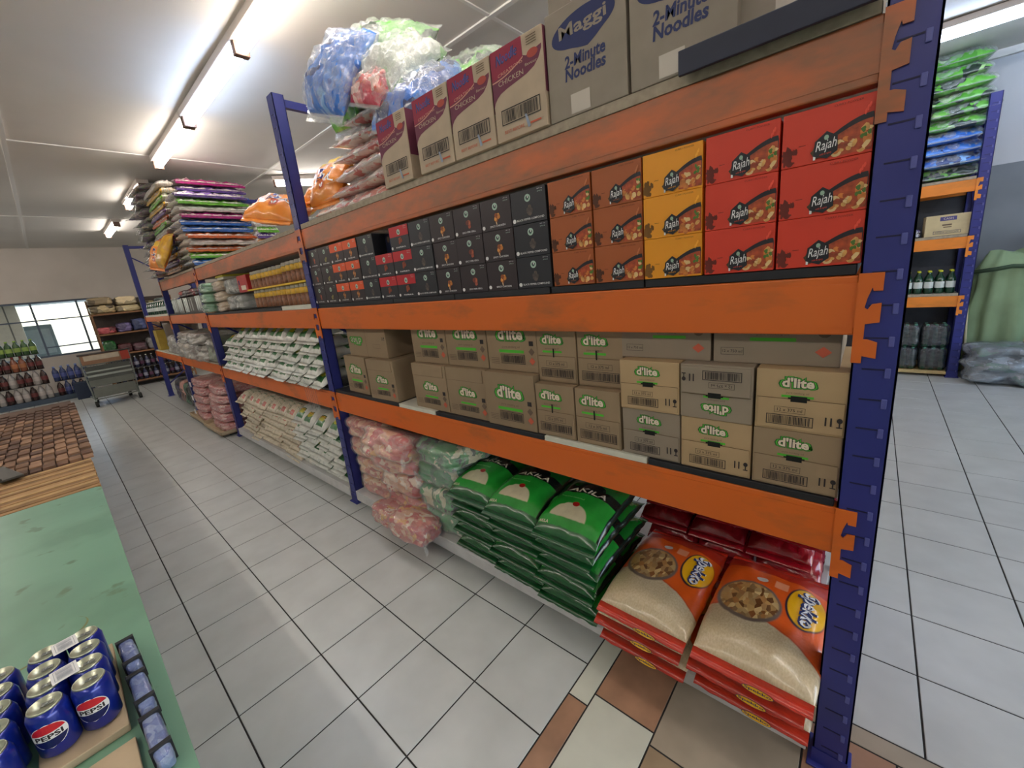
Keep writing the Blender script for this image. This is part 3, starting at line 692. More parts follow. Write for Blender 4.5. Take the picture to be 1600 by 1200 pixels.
def black_box(kind):
    w, h, d = .161, .1165, .3
    mb = carton(w, d, h, bkc if kind in ('pepper', 'red') else bkc2, bev=.0015); rd = random.Random(len(kind))
    seal = mat('seal_pale', (176, 204, 188), .5, var=0)
    top = {'orange': mat('band_orange', (226, 88, 40), .5, var=.03), 'red': mat('band_red', (190, 34, 44), .5, var=.03)}.get(kind)
    if top: mb.rect(-w/2+.0005, w/2-.0005, h*.58, h-.0008, top)
    mb.ell(0, h*.75, w*.085, h*.115, seal, n=18); mb.ell(0, h*.75, w*.045, h*.06, mat('seal_dark', (52, 78, 70), .5, var=0), n=12, rag=.4, seed=2); mb.ell(w*.01, h*.77, w*.015, h*.03, P['wht'], n=8)
    pc = {'pepper': [(78, 70, 66), (96, 84, 76)], 'chicken': [(206, 128, 56), (232, 162, 80), (150, 80, 40)], 'peri': [(168, 84, 60), (196, 104, 70), (120, 58, 46)], 'orange': [(200, 130, 70), (150, 90, 50)], 'red': [(150, 70, 40), (120, 60, 40)], 'olive': [(150, 140, 80), (120, 110, 66)]}[kind]
    for k in range(7):
        c = pc[k % len(pc)]; a = rd.random()*6; mb.ell(w*.05+w*.05*math.cos(a), h*.38+h*.09*math.sin(a), w*.05, h*.075, mat('pic_%d_%d_%d' % c, c, .5, var=.2, scale=80), n=10, rag=.5, seed=k)
    if kind in ('chicken', 'orange'): mb.ell(w*.02, h*.22, w*.018, h*.06, mat('pic_bone', (222, 190, 150), .5, var=0), n=8, rot=.3)
    mb.ell(-w*.42, h*.13, w*.05, h*.065, P['wht'], n=14)
    tx = {'pepper': 'BLACK PEPPER COMPOUND', 'chicken': 'SPICY CHICKEN', 'peri': 'SPICY PERI GRILL', 'orange': 'CHICKEN SPICE', 'red': 'PAPRIKA', 'olive': 'MIXED HERBS'}[kind]
    mb.text(tx, w*.05, h*.13, h*.06, P['wht'], w=w*(.78 if kind == 'pepper' else .5), bold=.01)
    mb.text('NET 1 kg', w*.36, h*.93, h*.035, P['wht'], w=w*.14); mb.text('SPICE', w*.36, h*.86, h*.03, seal, w=w*.14)
    return mb.build('seasoning_box')
BB = {k: black_box(k) for k in ('pepper', 'chicken', 'peri', 'orange', 'red', 'olive')}
cols = ['pepper', 'chicken', 'peri', 'chicken', 'pepper', 'red', 'red', 'pepper', 'orange', 'orange', 'olive', 'peri']
desc = {'pepper': 'black pepper box', 'chicken': 'black box with an orange chicken picture', 'peri': 'black box with a reddish picture', 'orange': 'black box with an orange top band', 'red': 'black box with a red top band', 'olive': 'black box with an olive picture'}
for c, k in enumerate(cols):
    for r in range(3):
        if c == 6 and r == 2: continue
        place(BB[k], (-.9425-.083-c*.1645, .006+R.random()*.005, Z2+r*.1172), (0, 0, (R.random()-.5)*.01), '%s in the %s, %s from the brown boxes' % (desc[k], rown[r], nth(c)), 'black seasoning boxes in three rows', 'box')
mb = carton(.15, .2, .11, mat('navy_carton', (28, 34, 62), .4)); mb.frame(-.03, .05, .04, .085, .003, mat('navy_light', (62, 76, 110), .5)); mb.ell(-.045, .08, .012, .016, P['gry'])
tag(mb.build('seasoning_box', loc=(-2.02, .09, Z2+.2344)), 'dark navy box pushed back in the gap of the top row', 'box')

# ---- chicken noodle cartons on the top shelf
m_cream_c = mat('cream_carton', (188, 170, 148), .7, var=.05)
m_mar = mat('maroon_print', (112, 48, 74), .6, var=.06); m_mar2 = mat('maroon_red_print', (150, 36, 66), .6, var=.06)
def noodle_carton():
    w, h, d = .222, .285, .3
    mb = carton(w, d, h, m_cream_c)
    a, b = -w/2+.001, w/2-.004
    # maroon field with a swooping lower edge and a cut out upper right corner
    low = [(a+(b-a)*t, h*z) for t, z in ((0, .40), (.03, .45), (.08, .49), (.16, .525), (.3, .55), (.5, .575), (.7, .60), (.85, .64), (.94, .70), (1, .78))]
    mb.poly(low + [(b, h*.80), (b-.03*w, h*.84), (w*.16, h*.70), (w*.14, h*.995), (a, h*.995)][:0] + [(b, h*.82), (w*.20, h*.78), (w*.14, h*.80), (w*.13, h*.995), (a, h*.995)], m_mar)
    mb.poly([(a, h*.68), (w*.05, h*.74), (w*.13, h*.80), (w*.13, h*.994), (a, h*.994)], m_mar2)
    for q, m_ in ((.66, mat('pinkish_line', (206, 150, 130), .6, var=0)),):
        pts = [(a+(w*.64)*t, h*(q+.12*t*t)) for t in [i/12 for i in range(13)]]
        mb.poly(pts + [(x, z+.004) for x, z in pts[::-1]], m_)
    mb.text('Noodle', -w*.18, h*.885, h*.12, P['navy'], shear=.3, w=w*.44, rot=.06); mb.text('Noodle', -w*.18, h*.887, h*.10, mat('logo_blue', (66, 82, 160), .5, var=0), shear=.3, w=w*.40, rot=.06)
    mb.text('CREATIONS', -w*.12, h*.735, h*.035, mat('pinkish_line', (206, 150, 130), .6, var=0), w=w*.5, rot=.1)
    mb.text('CHICKEN', -w*.12, h*.635, h*.055, m_cream_c, w=w*.5, rot=.03); mb.text('flavour', w*.28, h*.69, h*.03, m_cream_c, w=w*.22)
    for k in range(4): mb.rect(w*.22, w*.40, h*.87+k*.007, h*.87+k*.007+.0025, P['gry'])
    mb.ell(w*.32, h*.775, w*.1, h*.045, mat('badge_red', (176, 74, 62), .6, var=0))
    mb.barcode(-w*.36, w*.4, h*.17, h*.34, P['blk'], t=.003); mb.text('BEST BEFORE', -w*.12, h*.09, h*.035, P['red'], w=w*.4); mb.rect(w*.2, w*.4, h*.08, h*.1, P['red'])
    mb.poly([(w*.1, h*.2), (w*.14, h*.2), (w*.2, h*.06), (w*.15, h*.05)], mat('torn_tape', (146, 160, 184), .4, var=.1))
    for sx in (1,): mb.add([(sx*w/2+.0006, .004, h*.35), (sx*w/2+.0006, d-.01, h*.35), (sx*w/2+.0006, d-.01, h*.995), (sx*w/2+.0006, .004, h*.995)], [(0, 1, 2, 3)], m_mar)
    return mb.build('noodle_carton')
nc = noodle_carton()
for i, x in enumerate((-1.012, -1.241, -1.470, -1.751)):
    place(nc, (x, -.012 + (.0 if i else 0), 2.0505), (0, 0, .0), 'maroon and cream noodle carton, %s in line from the large brown cartons' % nth(i), 'maroon noodle cartons on the top shelf', 'carton')
m_cardm = mat('maggi_cardboard', (152, 142, 130), .75, var=.05)
def maggi(w=.268, h=.30):
    mb = carton(w, .36, h, m_cardm)
    pts = []
    for i in range(40):
        t = 2*PI*i/40; x = w*.40*math.cos(t); z = h*.15*math.sin(t)
        if -PI*.62 < (t-2*PI if t > PI else t) < -PI*.28: z -= h*.05*(1-abs((t-2*PI)+PI*.45)/(PI*.17))
        pts.append((-.004+x, h*.76+z+x*.08))
    mb.poly(pts, P['navy']); mb.text('Maggi', -.004, h*.765, h*.15, m_cardm, bold=.02, w=w*.60, rot=.03)
    mb.text('2-Minute', 0, h*.50, h*.115, P['navy'], bold=.03, w=w*.52, shear=.1); mb.text('Noodles', 0, h*.385, h*.115, P['navy'], bold=.03, w=w*.52, shear=.1)
    mb.rect(-w*.2, w*.05, h*.02, h*.2, mat('clear_tape', (186, 178, 166), .3, var=0))
    return mb.build('noodle_carton')
mg = maggi()
GM = 'large brown noodle cartons at the end of the top shelf'
place(mg, (-.762, .0, 2.0505), (0, 0, 0), 'large brown noodle carton beside the maroon cartons', GM, 'carton')
place(mg, (-.485, .0, 2.0505), (0, 0, 0), 'large brown noodle carton above the dark edge tray', GM, 'carton')
place(mg, (-.226, .03, 2.0865), (0, 0, 0), 'large brown noodle carton nearest the blue end post', GM, 'carton')
place(mg, (-.752, .012, 2.3520), (0, 0, .01), 'large brown noodle carton in the upper layer, left one', GM, 'carton')
place(mg, (-.470, .012, 2.3520), (0, 0, 0), 'large brown noodle carton in the upper layer, right one', GM, 'carton')
# ------------------------------------------------------------------ bottom shelf, bay 1: rice bags
ZB = .1125
FOOD = [(166, 112, 58), (196, 160, 100), (104, 60, 28), (214, 186, 130), (140, 84, 40)]
z_rice = zones('parboiled_rice_print', (206, 190, 158), [
    ('noise', (60, .5, .3), (190, 172, 138)),
    ('above', (.36, .10, -.28), (196, 74, 22)), ('above', (.375, .10, -.285), (222, 92, 26)),
    ('above', (.84, -.02, 0), (178, 46, 26)),
    ('ell', (.34, .475, .305, .205), (116, 100, 90)),
    ('food', (.34, .483, .275, .178, 22), FOOD),
    ('ell', (.40, .735, .055, .026), (206, 200, 196)), ('rect', (.52, .64, .69, .77), (232, 150, 110)),
    ('ell', (.81, .60, .175, .205), (30, 32, 56)), ('ell', (.818, .605, .163, .192), (246, 186, 26)),
], rough=.3, coat=.7, bmp=.3, bscale=7, var=.14)
m_redfin = mat('red_seam', (192, 48, 28), .35, var=.1, bmp=.3, bscale=20, coat=.5)
def rice_prints(mb, fn):
    mb.text('Spekko', .83, .60, .18, P['navy'], lambda a, b, d: fn(a-.012, b-.006, d), bold=.07, w=.33*1.02, rot=-PI/2)
    mb.text('Spekko', .83, .60, .175, P['wht'], fn, bold=.03, w=.33, rot=-PI/2)
def seam_logo(mb, l, h, w, droop):   # yellow oval logo on the front seam
    fn = lambda a, b, d: (a, .012-d*2, b)
    c = h*.30 - droop*.8
    mb.ell(w*.07, c, w*.13, .014, P['navy'], fn); mb.ell(w*.07, c, w*.122, .0122, P['yel'], fn)
    mb.text('Spekko', w*.07, c, .013, P['navy'], fn, bold=.02, w=w*.2)
def rice_bag(seed, droop):
    w, l, h = .335, .50, .088
    mb = bag('rice_bag', w, l, h, z_rice, .035, m_redfin, seed=seed, wr=.006, droop=droop, fv=3.6, prints=None)
    def S(a, b, d): return None
    return mb
rb = []
for sd, dr in ((1, .012), (2, .014), (3, .014)):
    mb = bag('rice_bag', .335, .57, .088, z_rice, .035, m_redfin, nu=26, nv=34, seed=sd, wr=.0065, droop=dr, fv=3.6, prints=rice_prints, ridge=.003)
    mb.lay = 0
    zc = .088*.38 - dr
    fn = lambda a, b, d: (a, -.004 + (b-zc)*.0 - d*2, b)
    mb.ell(.03, zc-.010, .042, .0125, P['navy'], fn); mb.ell(.03, zc-.010, .040, .011, P['yel'], fn); mb.text('Spekko', .03, zc-.010, .013, P['navy'], fn, bold=.02, w=.07)
    rb.append(mb.build('rice_bag'))
GR = 'orange rice bags stacked at the end of the bottom shelf'
for st, (x, y, n_) in enumerate(((-.256, -.135, 'right stack beside the blue post'), (-.608, -.12, 'left stack beside the green bags'))):
    for k in range(3):
        place(rb[2-k], (x + (-.012 if k == 1 else .004*k), y + (.03*(2-k) if st == 0 else .012*(2-k)), ZB + .022 + k*(.086 if st == 0 else .077)), (0, 0, (R.random()-.5)*.05), 'orange and cream rice bag, %s of %s' % (('bottom', 'middle', 'top')[k], n_), GR, 'rice bag')
# red bags behind
z_red = zones('red_rice_print', (150, 16, 30), [('noise', (4, .55, .2), (176, 24, 38)), ('rect', (.2, .8, .12, .16), (196, 120, 120)), ('ell', (.5, .55, .25, .2), (186, 90, 50))], rough=.25, coat=.8, bmp=.6, bscale=6, var=.2, rnd=.3)
def red_prints(mb, fn):
    mb.text('CAROLINA', .62, .24, .05, mat('print_pink', (214, 130, 140), .4, var=0), fn, w=.3)
rr = bag('rice_bag', .34, .44, .095, z_red, .03, z_red, seed=9, wr=.010, droop=.02, prints=red_prints, ridge=.03).build('rice_bag')
for k in range(4):
    for j in range(3):
        place(rr, (-.25 - j*.235 + (.02 if k % 2 else -.01), .47 + .02*(k % 2), ZB+.022 + k*.098), (.0, 0, (R.random()-.5)*.16), 'dark red rice bag behind the orange ones, %s layer, %s from the post' % (nth(k), nth(j)), 'dark red rice bags behind the orange rice bags', 'rice bag', scale=(.68, .95, 1))
for j in range(3):
    place(rr, (-.25-j*.235, .44+.02*j, ZB+.42), (.10, .03, (R.random()-.5)*.2), 'dark red rice bag on top of the red pile, %s from the blue post' % nth(j), 'dark red rice bags behind the orange rice bags', 'rice bag', scale=(.68, .9, 1))
# green bags with a black band
z_green = zones('green_rice_print', (40, 158, 54), [
    ('noise', (3, .52, .25), (30, 140, 44)),
    ('above', (.425, .16, -.16), (16, 22, 20)), ('above', (.555, .16, -.16), (24, 112, 36)),
    ('ell', (.50, .60, .21, .075), (18, 26, 20)),
    ('above', (.10, 0, 0), (40, 158, 54)) if 0 else ('rect', (-.1, .035, -.1, 1.1), (14, 34, 24)),
    ('rect', (.965, 1.1, -.1, 1.1), (14, 34, 24)), ('rect', (-.1, 1.1, -.1, .05), (22, 92, 40)),
    ('dome', (.45, .13, .29, .17), (214, 206, 172)), ('ell', (.47, .295, .055, .03), (170, 34, 30)),
], rough=.25, coat=.8, bmp=.35, bscale=6, var=.16, rnd=.1)
m_gfin = mat('green_seam', (18, 84, 40), .3, var=.15, coat=.7, bmp=.5, bscale=25)
def green_prints(mb, fn):
    f2 = lambda a, b, d: fn(a, b + .16*a - .16*a*a, d)
    mb.text('AKILA', .50, .470, .074, P['pal'], f2, bold=.015, w=.60, shear=.1)
    mb.text('long grain parboiled', .36, .37, .022, mat('print_lightgreen', (120, 200, 110), .4, var=0), fn, w=.36)
    mb.text('AKILA', .13, .06, .022, P['pal'], fn, w=.16, bold=.01)
gb = []
for sd, dr in ((11, .045), (12, .03), (13, .02)):
    gb.append(bag('rice_bag', .315, .53, .092, z_green, .03, m_gfin, nu=30, nv=44, seed=sd, wr=.007, droop=dr, prints=green_prints, ridge=.004).build('rice_bag'))
GG = 'green rice bags stacked on the bottom shelf'
for st, (x, y, n_) in enumerate(((-.955, -.065, 'stack beside orange bags'), (-1.262, -.06, 'middle stack'), (-1.565, -.045, 'stack beside wrapped packs'))):
    for k in range(5):
        top = k == 4
        dz = (.03, .035, .045, .055, .06)[k]
        place(gb[0 if top else (1 if k > 2 else 2)], (x + (R.random()-.5)*.02 - .01*(k % 2), y + (R.random()*.03 if not top else 0), ZB + .012 + k*.088 + .01), (.0, 0, (R.random()-.5)*.05 + (.05 if top else 0)), 'green rice bag with black band, %s in the %s' % ('topmost' if top else nth(k)+' from bottom', n_), GG, 'rice bag')
# wrapped bundles: lumpy rounded blocks in clear film
def bundle(name, w, d, h, m, lumps=(3, 2, 2), seed=0, amp=.012, rnd=.28, filmm=None, puff=.008, knot=None):
    mb = MB(); bm = bmesh.new(); bmesh.ops.create_cube(bm, size=2); bmesh.ops.subdivide_edges(bm, edges=bm.edges[:], cuts=15, use_grid_fill=True)
    for v in bm.verts:
        c = v.co.copy(); n = 5
        r = (abs(c.x)**n+abs(c.y)**n+abs(c.z)**n)**(1/n); q = c/r
        lx = abs(math.sin(q.x*lumps[0]*PI/2+.6)) if lumps[0] > 1 else 1; ly = abs(math.sin(q.y*lumps[1]*PI/2+.9)) if lumps[1] > 1 else 1; lz = abs(math.sin((q.z+1)*lumps[2]*PI/2)) if lumps[2] > 1 else 1
        k = (lx*.4+lz*.9+ly*.4)*amp - amp + noise.noise(q*3+Vector((seed, 0, 0)))*amp*1.6
        dn = q.normalized(); v.co = Vector((q.x*w/2 + dn.x*k, d/2 + q.y*d/2 + dn.y*k, h/2 + q.z*h/2 + dn.z*k*.5))
        v.co.z = max(v.co.z, 0)
    bm.verts.index_update(); vs = [tuple(v.co) for v in bm.verts]; fs = [tuple(q.index for q in f.verts) for f in bm.faces]; bm.free()
    o = MB().add(vs, fs, m, True).build(name)
    if filmm:
        c = Vector((0, d/2, h/2)); v2 = []
        for q in vs:
            q = Vector(q); dn = (q-c).normalized(); k = puff*(1.2+noise.noise(q*14+Vector((seed, 3, 0)))*1.2); v2.append(tuple(q+dn*k))
        v2 = [(q[0], q[1], max(.0005, q[2])) for q in v2]; mf = MB().add(v2, fs, filmm, True)
        if knot:
            for kx, ky, kz, sx, sz in knot:   # gathered ends of the film: a crumpled fan
                n = 14; vv = []; ff = []
                for i in range(n):
                    t = i/(n-1); a = (t-.5)*2
                    z0 = math.sin(t*9+seed)*.012
                    vv += [(kx, ky+z0*.3, kz+a*.012), (kx+sx*(.55+.1*math.sin(t*17)), ky+z0-.01, kz+a*.04+sz*.5), (kx+sx, ky+z0*1.6-.015, kz+a*.07+sz+math.sin(t*23)*.012)]
                for i in range(n-1):
                    for k in range(2): ff.append((i*3+k, i*3+k+1, (i+1)*3+k+1, (i+1)*3+k))
                mf.add(vv, ff, filmm, True)
        mf.build('plastic_film', o)
    return o
f_clear = film('clear_film', .19); f_clear2 = film('clear_film_light', .16)
b_green = blotch('green_packs', [(52, 140, 74), (70, 150, 90), (34, 100, 56), (28, 42, 38), (60, 150, 84), (206, 202, 168), (44, 130, 66), (56, 146, 80), (48, 128, 70)], 17, stretch=(1, 1, .6), coat=.9, bmp=.7)
bg = [bundle('rice_bundle', .40, .40, .15, b_green, (3, 2, 1), s, .014, filmm=f_clear, knot=[(-.2, .03, .07, -.06, -.01)]) for s in (1, 2)]
GW = 'film-wrapped bundles of small green packs'
def small_text(o, txt, w, h, m, loc, fnv): pass
for i, (x, y, z, a, s) in enumerate(((-1.90, .03, ZB, .05, 1), (-1.92, .01, ZB+.155, -.06, 1), (-1.90, .02, ZB+.31, .04, 1), (-1.86, -.01, ZB+.465, -.12, .95))):
    place(bg[i % 2], (x, y+.0, z), (0, 0, a), 'clear-wrapped bundle of green packs beside the green bags, %s from the bottom' % nth(i), GW, 'wrapped bundle', scale=(.95, s, 1 if i < 3 else .85))
place(bg[0], (-1.60, .5, ZB+.44), (0, 0, .3), 'clear-wrapped bundle of green packs behind the green stacks', GW, 'wrapped bundle', scale=(.8, .8, .8))
b_red = blotch('red_white_packs', [(206, 112, 98), (222, 164, 122), (238, 212, 186), (198, 62, 56), (228, 168, 84), (214, 132, 118), (190, 60, 58), (226, 178, 150), (208, 110, 96)], 14, stretch=(1, 1, 1.2), coat=.9, bmp=.7)
b_pink = blotch('pinkish_packs', [(204, 130, 114), (220, 170, 138), (186, 92, 84), (228, 198, 164), (200, 120, 108), (214, 158, 112), (200, 126, 112)], 16, stretch=(.8, 1, 1.8), coat=.8, bmp=.6)
br_ = [bundle('sugar_bundle', .42, .42, .17, b_red, (3, 2, 1), s, .016, filmm=f_clear, knot=[(.2, .03, .06, .06, -.03)]) for s in (5, 6)]
GP = 'film-wrapped bundles of red and cream packs'
for i, (x, y, z, a, sx, sz) in enumerate(((-2.24, .0, ZB, .0, 1, 1), (-2.24, -.02, ZB+.175, .05, 1, 1), (-2.24, -.06, ZB+.35, .08, 1.0, .9))):
    place(br_[i % 2], (x, y, z), (0, 0, a), 'clear-wrapped bundle of red and cream packs, %s from the bottom of the leaning pile' % nth(i), GP, 'wrapped bundle', scale=(sx, 1, sz))
place(br_[1], (-2.22, -.15, ZB+.50), (-.45, .06, .10), 'large clear-wrapped red and cream bundle slumping forward on its pile', GP, 'wrapped bundle', scale=(.95, .85, 1.0))
place(br_[0], (-2.02, -.17, ZB+.005), (0, .05, .1), 'red and cream bundle hanging over the white shelf edge by the green packs', GP, 'wrapped bundle', scale=(.72, .45, .75))
place(br_[1], (-2.32, -.15, ZB+.002), (0, -.04, -.1), 'red and cream bundle hanging over the white shelf edge, farther one', GP, 'wrapped bundle', scale=(.62, .4, .62))
bp = [bundle('sugar_bundle', .5, .55, .15, b_pink, (4, 2, 2), s, .010, filmm=f_clear2) for s in (8, 9)]
for k in range(4): place(bp[k % 2], (-2.675 + .012*(k % 2), .03-.012*k, ZB + .002 + k*.153), (0, 0, (R.random()-.5)*.03), 'pinkish wrapped bundle in the square pile by the inner post, %s from the bottom' % nth(k), 'pinkish wrapped bundles in a square pile', 'wrapped bundle', scale=(.86, 1, 1))
# dark back-row sacks, added to block light coming through the shelf
m_sack = mat('brown_sack', (98, 72, 52), .85, var=.15)
sk = bundle('sack', .5, .38, .17, m_sack, (1, 1, 1), 21, .01)
for j in range(5):
    for k in range(3): place(sk, (-.42-j*.54, .52, ZB+.001+k*.172), (0, 0, 0), 'added brown sack behind the other bags, %s layer, %s from the end post' % (nth(k), nth(j-2)), 'added brown sacks in the back row', 'sack') if j > 1 else None
# ------------------------------------------------------------------ top shelf: snack bags in clear wrap
ZT = 2.0505
b_ppink = blotch('pale_pink_snacks', [(244, 226, 216), (236, 200, 192), (248, 238, 228), (226, 150, 140), (244, 232, 222), (238, 216, 208), (216, 112, 106)], 13, stretch=(1, 1, 2), coat=.8, bmp=.8, bscale=14)
b_blue = blotch('blue_snacks', [(44, 110, 206), (60, 130, 222), (38, 92, 184), (52, 120, 214), (120, 170, 226), (40, 60, 120), (48, 116, 210)], 8, coat=.8, bmp=.6, bscale=9)
b_lime = blotch('green_snacks', [(96, 176, 62), (112, 190, 76), (84, 160, 56), (170, 206, 140), (100, 180, 66), (44, 60, 50), (92, 168, 60)], 9, coat=.8, bmp=.6, bscale=9)
b_pinkred = blotch('red_pink_snacks', [(206, 60, 84), (220, 120, 120), (232, 190, 180), (196, 40, 66), (214, 90, 70)], 7, coat=.8, bmp=.6, bscale=9)
def snack(name, m, w, d, h, seed, droop=.05, nm='snack_bale'):
    mb = bag(nm, w, d, h, m, .03, f_clear, nu=34, nv=34, seed=seed, wr=.03, droop=droop, fu=3.2, fv=3.2, edge=.45, wrsc=7, ridge=.028)
    o = mb.build(nm)
    # loose film around
    mf = bag('f', w*1.03, d*1.03, h*1.10, f_clear, .05, f_clear, nu=34, nv=34, seed=seed+.5, wr=.03, droop=droop, fu=3.4, fv=3.4, edge=.45, wrsc=10, ridge=.04)
    f = mf.build('plastic_film', o, loc=(0, -.012, .0)); return o
pk = [snack('p', b_ppink, .80, .62, .125, s) for s in (31, 32, 33)]
GT = 'pale pink snack bales under the blue and green ones'
for k in range(7):
    place(pk[k % 3], (-2.36 + .035*k + (.03 if k % 2 else -.02), .05 + .02*k, ZT + .024 + k*.088), (0, 0, (R.random()-.5)*.2), 'pale pink snack bale in clear film on the top shelf, %s from the bottom' % nth(k), GT, 'snack bale', scale=(1.04-.07*k, 1, .74))
rp = snack('r', b_pinkred, .55, .5, .15, 41)
GB = 'blue, green and red snack bales on the pile'
place(rp, (-2.0, .03, ZT+.40), (.6, .35, .1), 'red and pink snack bale under the blue ones', GB, 'snack bale', scale=(.42, .45, .7))
place(rp, (-1.70, .36, ZT+.01), (0, 0, 0), 'red and pink snack bale behind the first maroon carton', GB, 'snack bale')
place(rp, (-1.62, .22, ZT+.16), (0, 0, .1), 'second red and pink snack bale, behind the gap in the maroon cartons', GB, 'snack bale', scale=(.8, .6, .9))
bl = [snack('b', b_blue, .56, .50, .15, s) for s in (43, 44)]; gl = [snack('g', b_lime, .60, .50, .14, s) for s in (47, 48)]
kn = snack('k', blotch('clear_green_white', [(206, 214, 204), (150, 196, 140), (226, 230, 226), (176, 206, 168)], 9, coat=1, bmp=.9, bscale=14), .4, .44, .12, 49)
place(bl[0], (-2.30, -.02, ZT+.42), (1.0, .34, .05), 'blue snack bale draped over the front left of the pile', GB, 'snack bale', scale=(.62, 1.0, .95))
place(gl[0], (-2.46, .20, ZT+.44), (1.1, .10, .0), 'green snack bale hanging at the far left of the pile', GB, 'snack bale', scale=(.50, 1.0, .9))
place(gl[1], (-2.17, .20, ZT+.56), (.95, .40, .05), 'green snack bale, topmost of the pile', GB, 'snack bale', scale=(1.0, .80, .9))
place(kn, (-1.95, .08, ZT+.46), (.7, .55, .1), 'clear-wrapped pale green snack bale in the middle of the pile', GB, 'snack bale', scale=(.8, .9, 1))
place(bl[1], (-1.80, .05, ZT+.26), (.55, .12, -.05), 'blue snack bale behind the second maroon carton', GB, 'snack bale', scale=(.85, .8, .9))
place(gl[0], (-1.55, .24, ZT+.32), (.35, .32, -.1), 'green snack bale sloping down behind the maroon cartons', GB, 'snack bale', scale=(1.0, .8, 1.1))
place(gl[1], (-1.40, .42, ZT+.02), (0, .0, 0), 'green snack bale low behind the maroon cartons', GB, 'snack bale')
# orange bags by the inner post
z_or = zones('orange_snack_print', (238, 138, 40), [('noise', (3, .52, .3), (244, 158, 66)), ('above', (.72, .0, 0), (240, 196, 44)), ('above', (.93, 0, 0), (236, 120, 50)), ('rect', (.0, 1, .70, .72), (250, 220, 120))], rough=.35, coat=.6, bmp=.5, bscale=6, var=.12)
def or_prints(mb, fn):
    mb.text('DA', .62, .44, .32, P['wht'], fn, bold=.09, w=.56, rot=-.1); mb.text('DA', .62, .44, .30, mat('print_deepblue', (42, 40, 120), .4, var=0), fn, bold=.035, w=.50, rot=-.1)
    mb.rect(.5, .66, .16, .3, P['red'], fn); mb.ell(.58, .23, .05, .05, P['wht'], fn)
ob = bag('snack_bag', .46, .50, .16, z_or, .035, None, seed=51, wr=.022, droop=.02, edge=.45, prints=or_prints).build('snack_bag')
GOr = 'orange snack bags on the top shelf by the inner post'
place(ob, (-2.73, .13, ZT+.06), (.95, .0, .10), 'orange and yellow snack bag with big dark blue letters right of the inner post', GOr, 'snack bag', scale=(.72, .75, .8))
place(ob, (-2.76, .42, ZT+.16), (.9, .1, -.3), 'plain orange snack bag rising behind the lettered one', GOr, 'snack bag', scale=(.7, .72, .8))
place(ob, (-3.30, -.06, ZT+.03), (.35, .2, .55), 'orange snack bag lying left of the inner post, pushed over the beam', GOr, 'snack bag', scale=(.85, .8, 1.1))
place(ob, (-3.15, .25, ZT+.17), (.3, -.1, .3), 'orange snack bag with a pale end on top, left of the inner post', GOr, 'snack bag', scale=(.6, .6, .9))
# bales of bay 2: long packs with a coloured band
def bale(col, seed, w=1.0, d=.55, h=.075):
    m = zones('bale_%d_%d_%d' % col, (222, 216, 206), [('noise', (14, .55, .2), (176, 170, 164)), ('noise', (20, .58, .10), tuple(min(255, int(v*.8+50)) for v in col)), ('rect', (-.1, 1.1, .02, .12), col)], rough=.35, coat=.8, bmp=.7, bscale=12, var=.25)
    mc = mat('bale_band_%d_%d_%d' % col, col, .35, var=.15, coat=.7, bmp=.6, bscale=40)
    mb = bag('snack_bale', w, d, h, m, .02, mc, nu=30, nv=14, seed=seed, wr=.022, droop=.02, fu=6, fv=3, edge=.5, wrsc=9, ridge=.035)
    q = []; f = []     # coloured band along the lower front
    n = 24
    for i in range(n+1):
        u = -1+2*i/n; x = u*w/2*.985; b = noise.noise(Vector((u*5, seed, 1)))*.012 + noise.noise(Vector((u*14, seed, 4)))*.007
        for z, y in ((h*.02, .03), (h*.06, .008), (h*.16, -.002), (h*.28, .006)): q.append((x, y+b, z-.018+b))
    for i in range(n):
        for k in range(3): a = i*4+k; f.append((a, a+4, a+5, a+1))
    mb.add(q, f, mc, True); return mb.build('snack_bale')
BC = {'orange': (214, 104, 48), 'green': (110, 186, 54), 'blue': (44, 108, 190), 'silver': (196, 192, 184), 'magenta': (176, 30, 120), 'purple': (96, 62, 140), 'yellow': (226, 176, 56), 'tan': (188, 134, 84)}
BL = {k: bale(c, i+60) for i, (k, c) in enumerate(BC.items())}
GBa = 'striped snack bales stacked on the top shelf'
HP = PI/2
def pile(rows, x, y, sx, sy, where, dz=.0715, jit=.03, rz=HP, z0=ZT+.02):
    for k, c in enumerate(rows):
        place(BL[c], (x + (R.random()-.5)*jit, y + (R.random()-.5)*jit, z0 + k*dz), (0, 0, rz + (R.random()-.5)*.06), '%s-banded snack bale, %s layer of the %s' % (c, nth(k), where), GBa, 'snack bale', scale=(sx, sy, .93))
pile(['blue', 'green', 'orange', 'silver', 'orange', 'blue', 'blue', 'magenta', 'silver', 'green', 'purple'], -5.70, .33, .70, 1, 'pile facing the viewer')
pile(['tan', 'blue', 'magenta', 'tan', 'purple', 'green', 'silver', 'magenta'], -5.62, .80, .24, .4, 'small pile at its right end', dz=.068)
pile(['blue', 'tan', 'silver', 'magenta', 'orange', 'tan', 'green', 'purple', 'yellow', 'orange', 'yellow', 'blue', 'purple', 'magenta'], -6.27, .52, .74, .8, 'tall pile behind', dz=.0755)
pile(['tan', 'purple', 'yellow', 'blue', 'purple', 'magenta', 'silver', 'green', 'orange', 'purple', 'yellow', 'green', 'yellow', 'silver'], -6.68, -.04, .80, .34, 'pile along the aisle side', rz=0)
m_dk = [blotch('dark_snacks_a', [(96, 72, 92), (134, 92, 120), (84, 110, 84), (190, 176, 150), (110, 74, 106), (60, 66, 74)], 16, coat=.9, bmp=.7, bscale=16), blotch('dark_snacks_b', [(160, 130, 96), (110, 126, 80), (120, 80, 116), (210, 196, 170), (80, 80, 92)], 16, coat=.9, bmp=.7, bscale=16)]
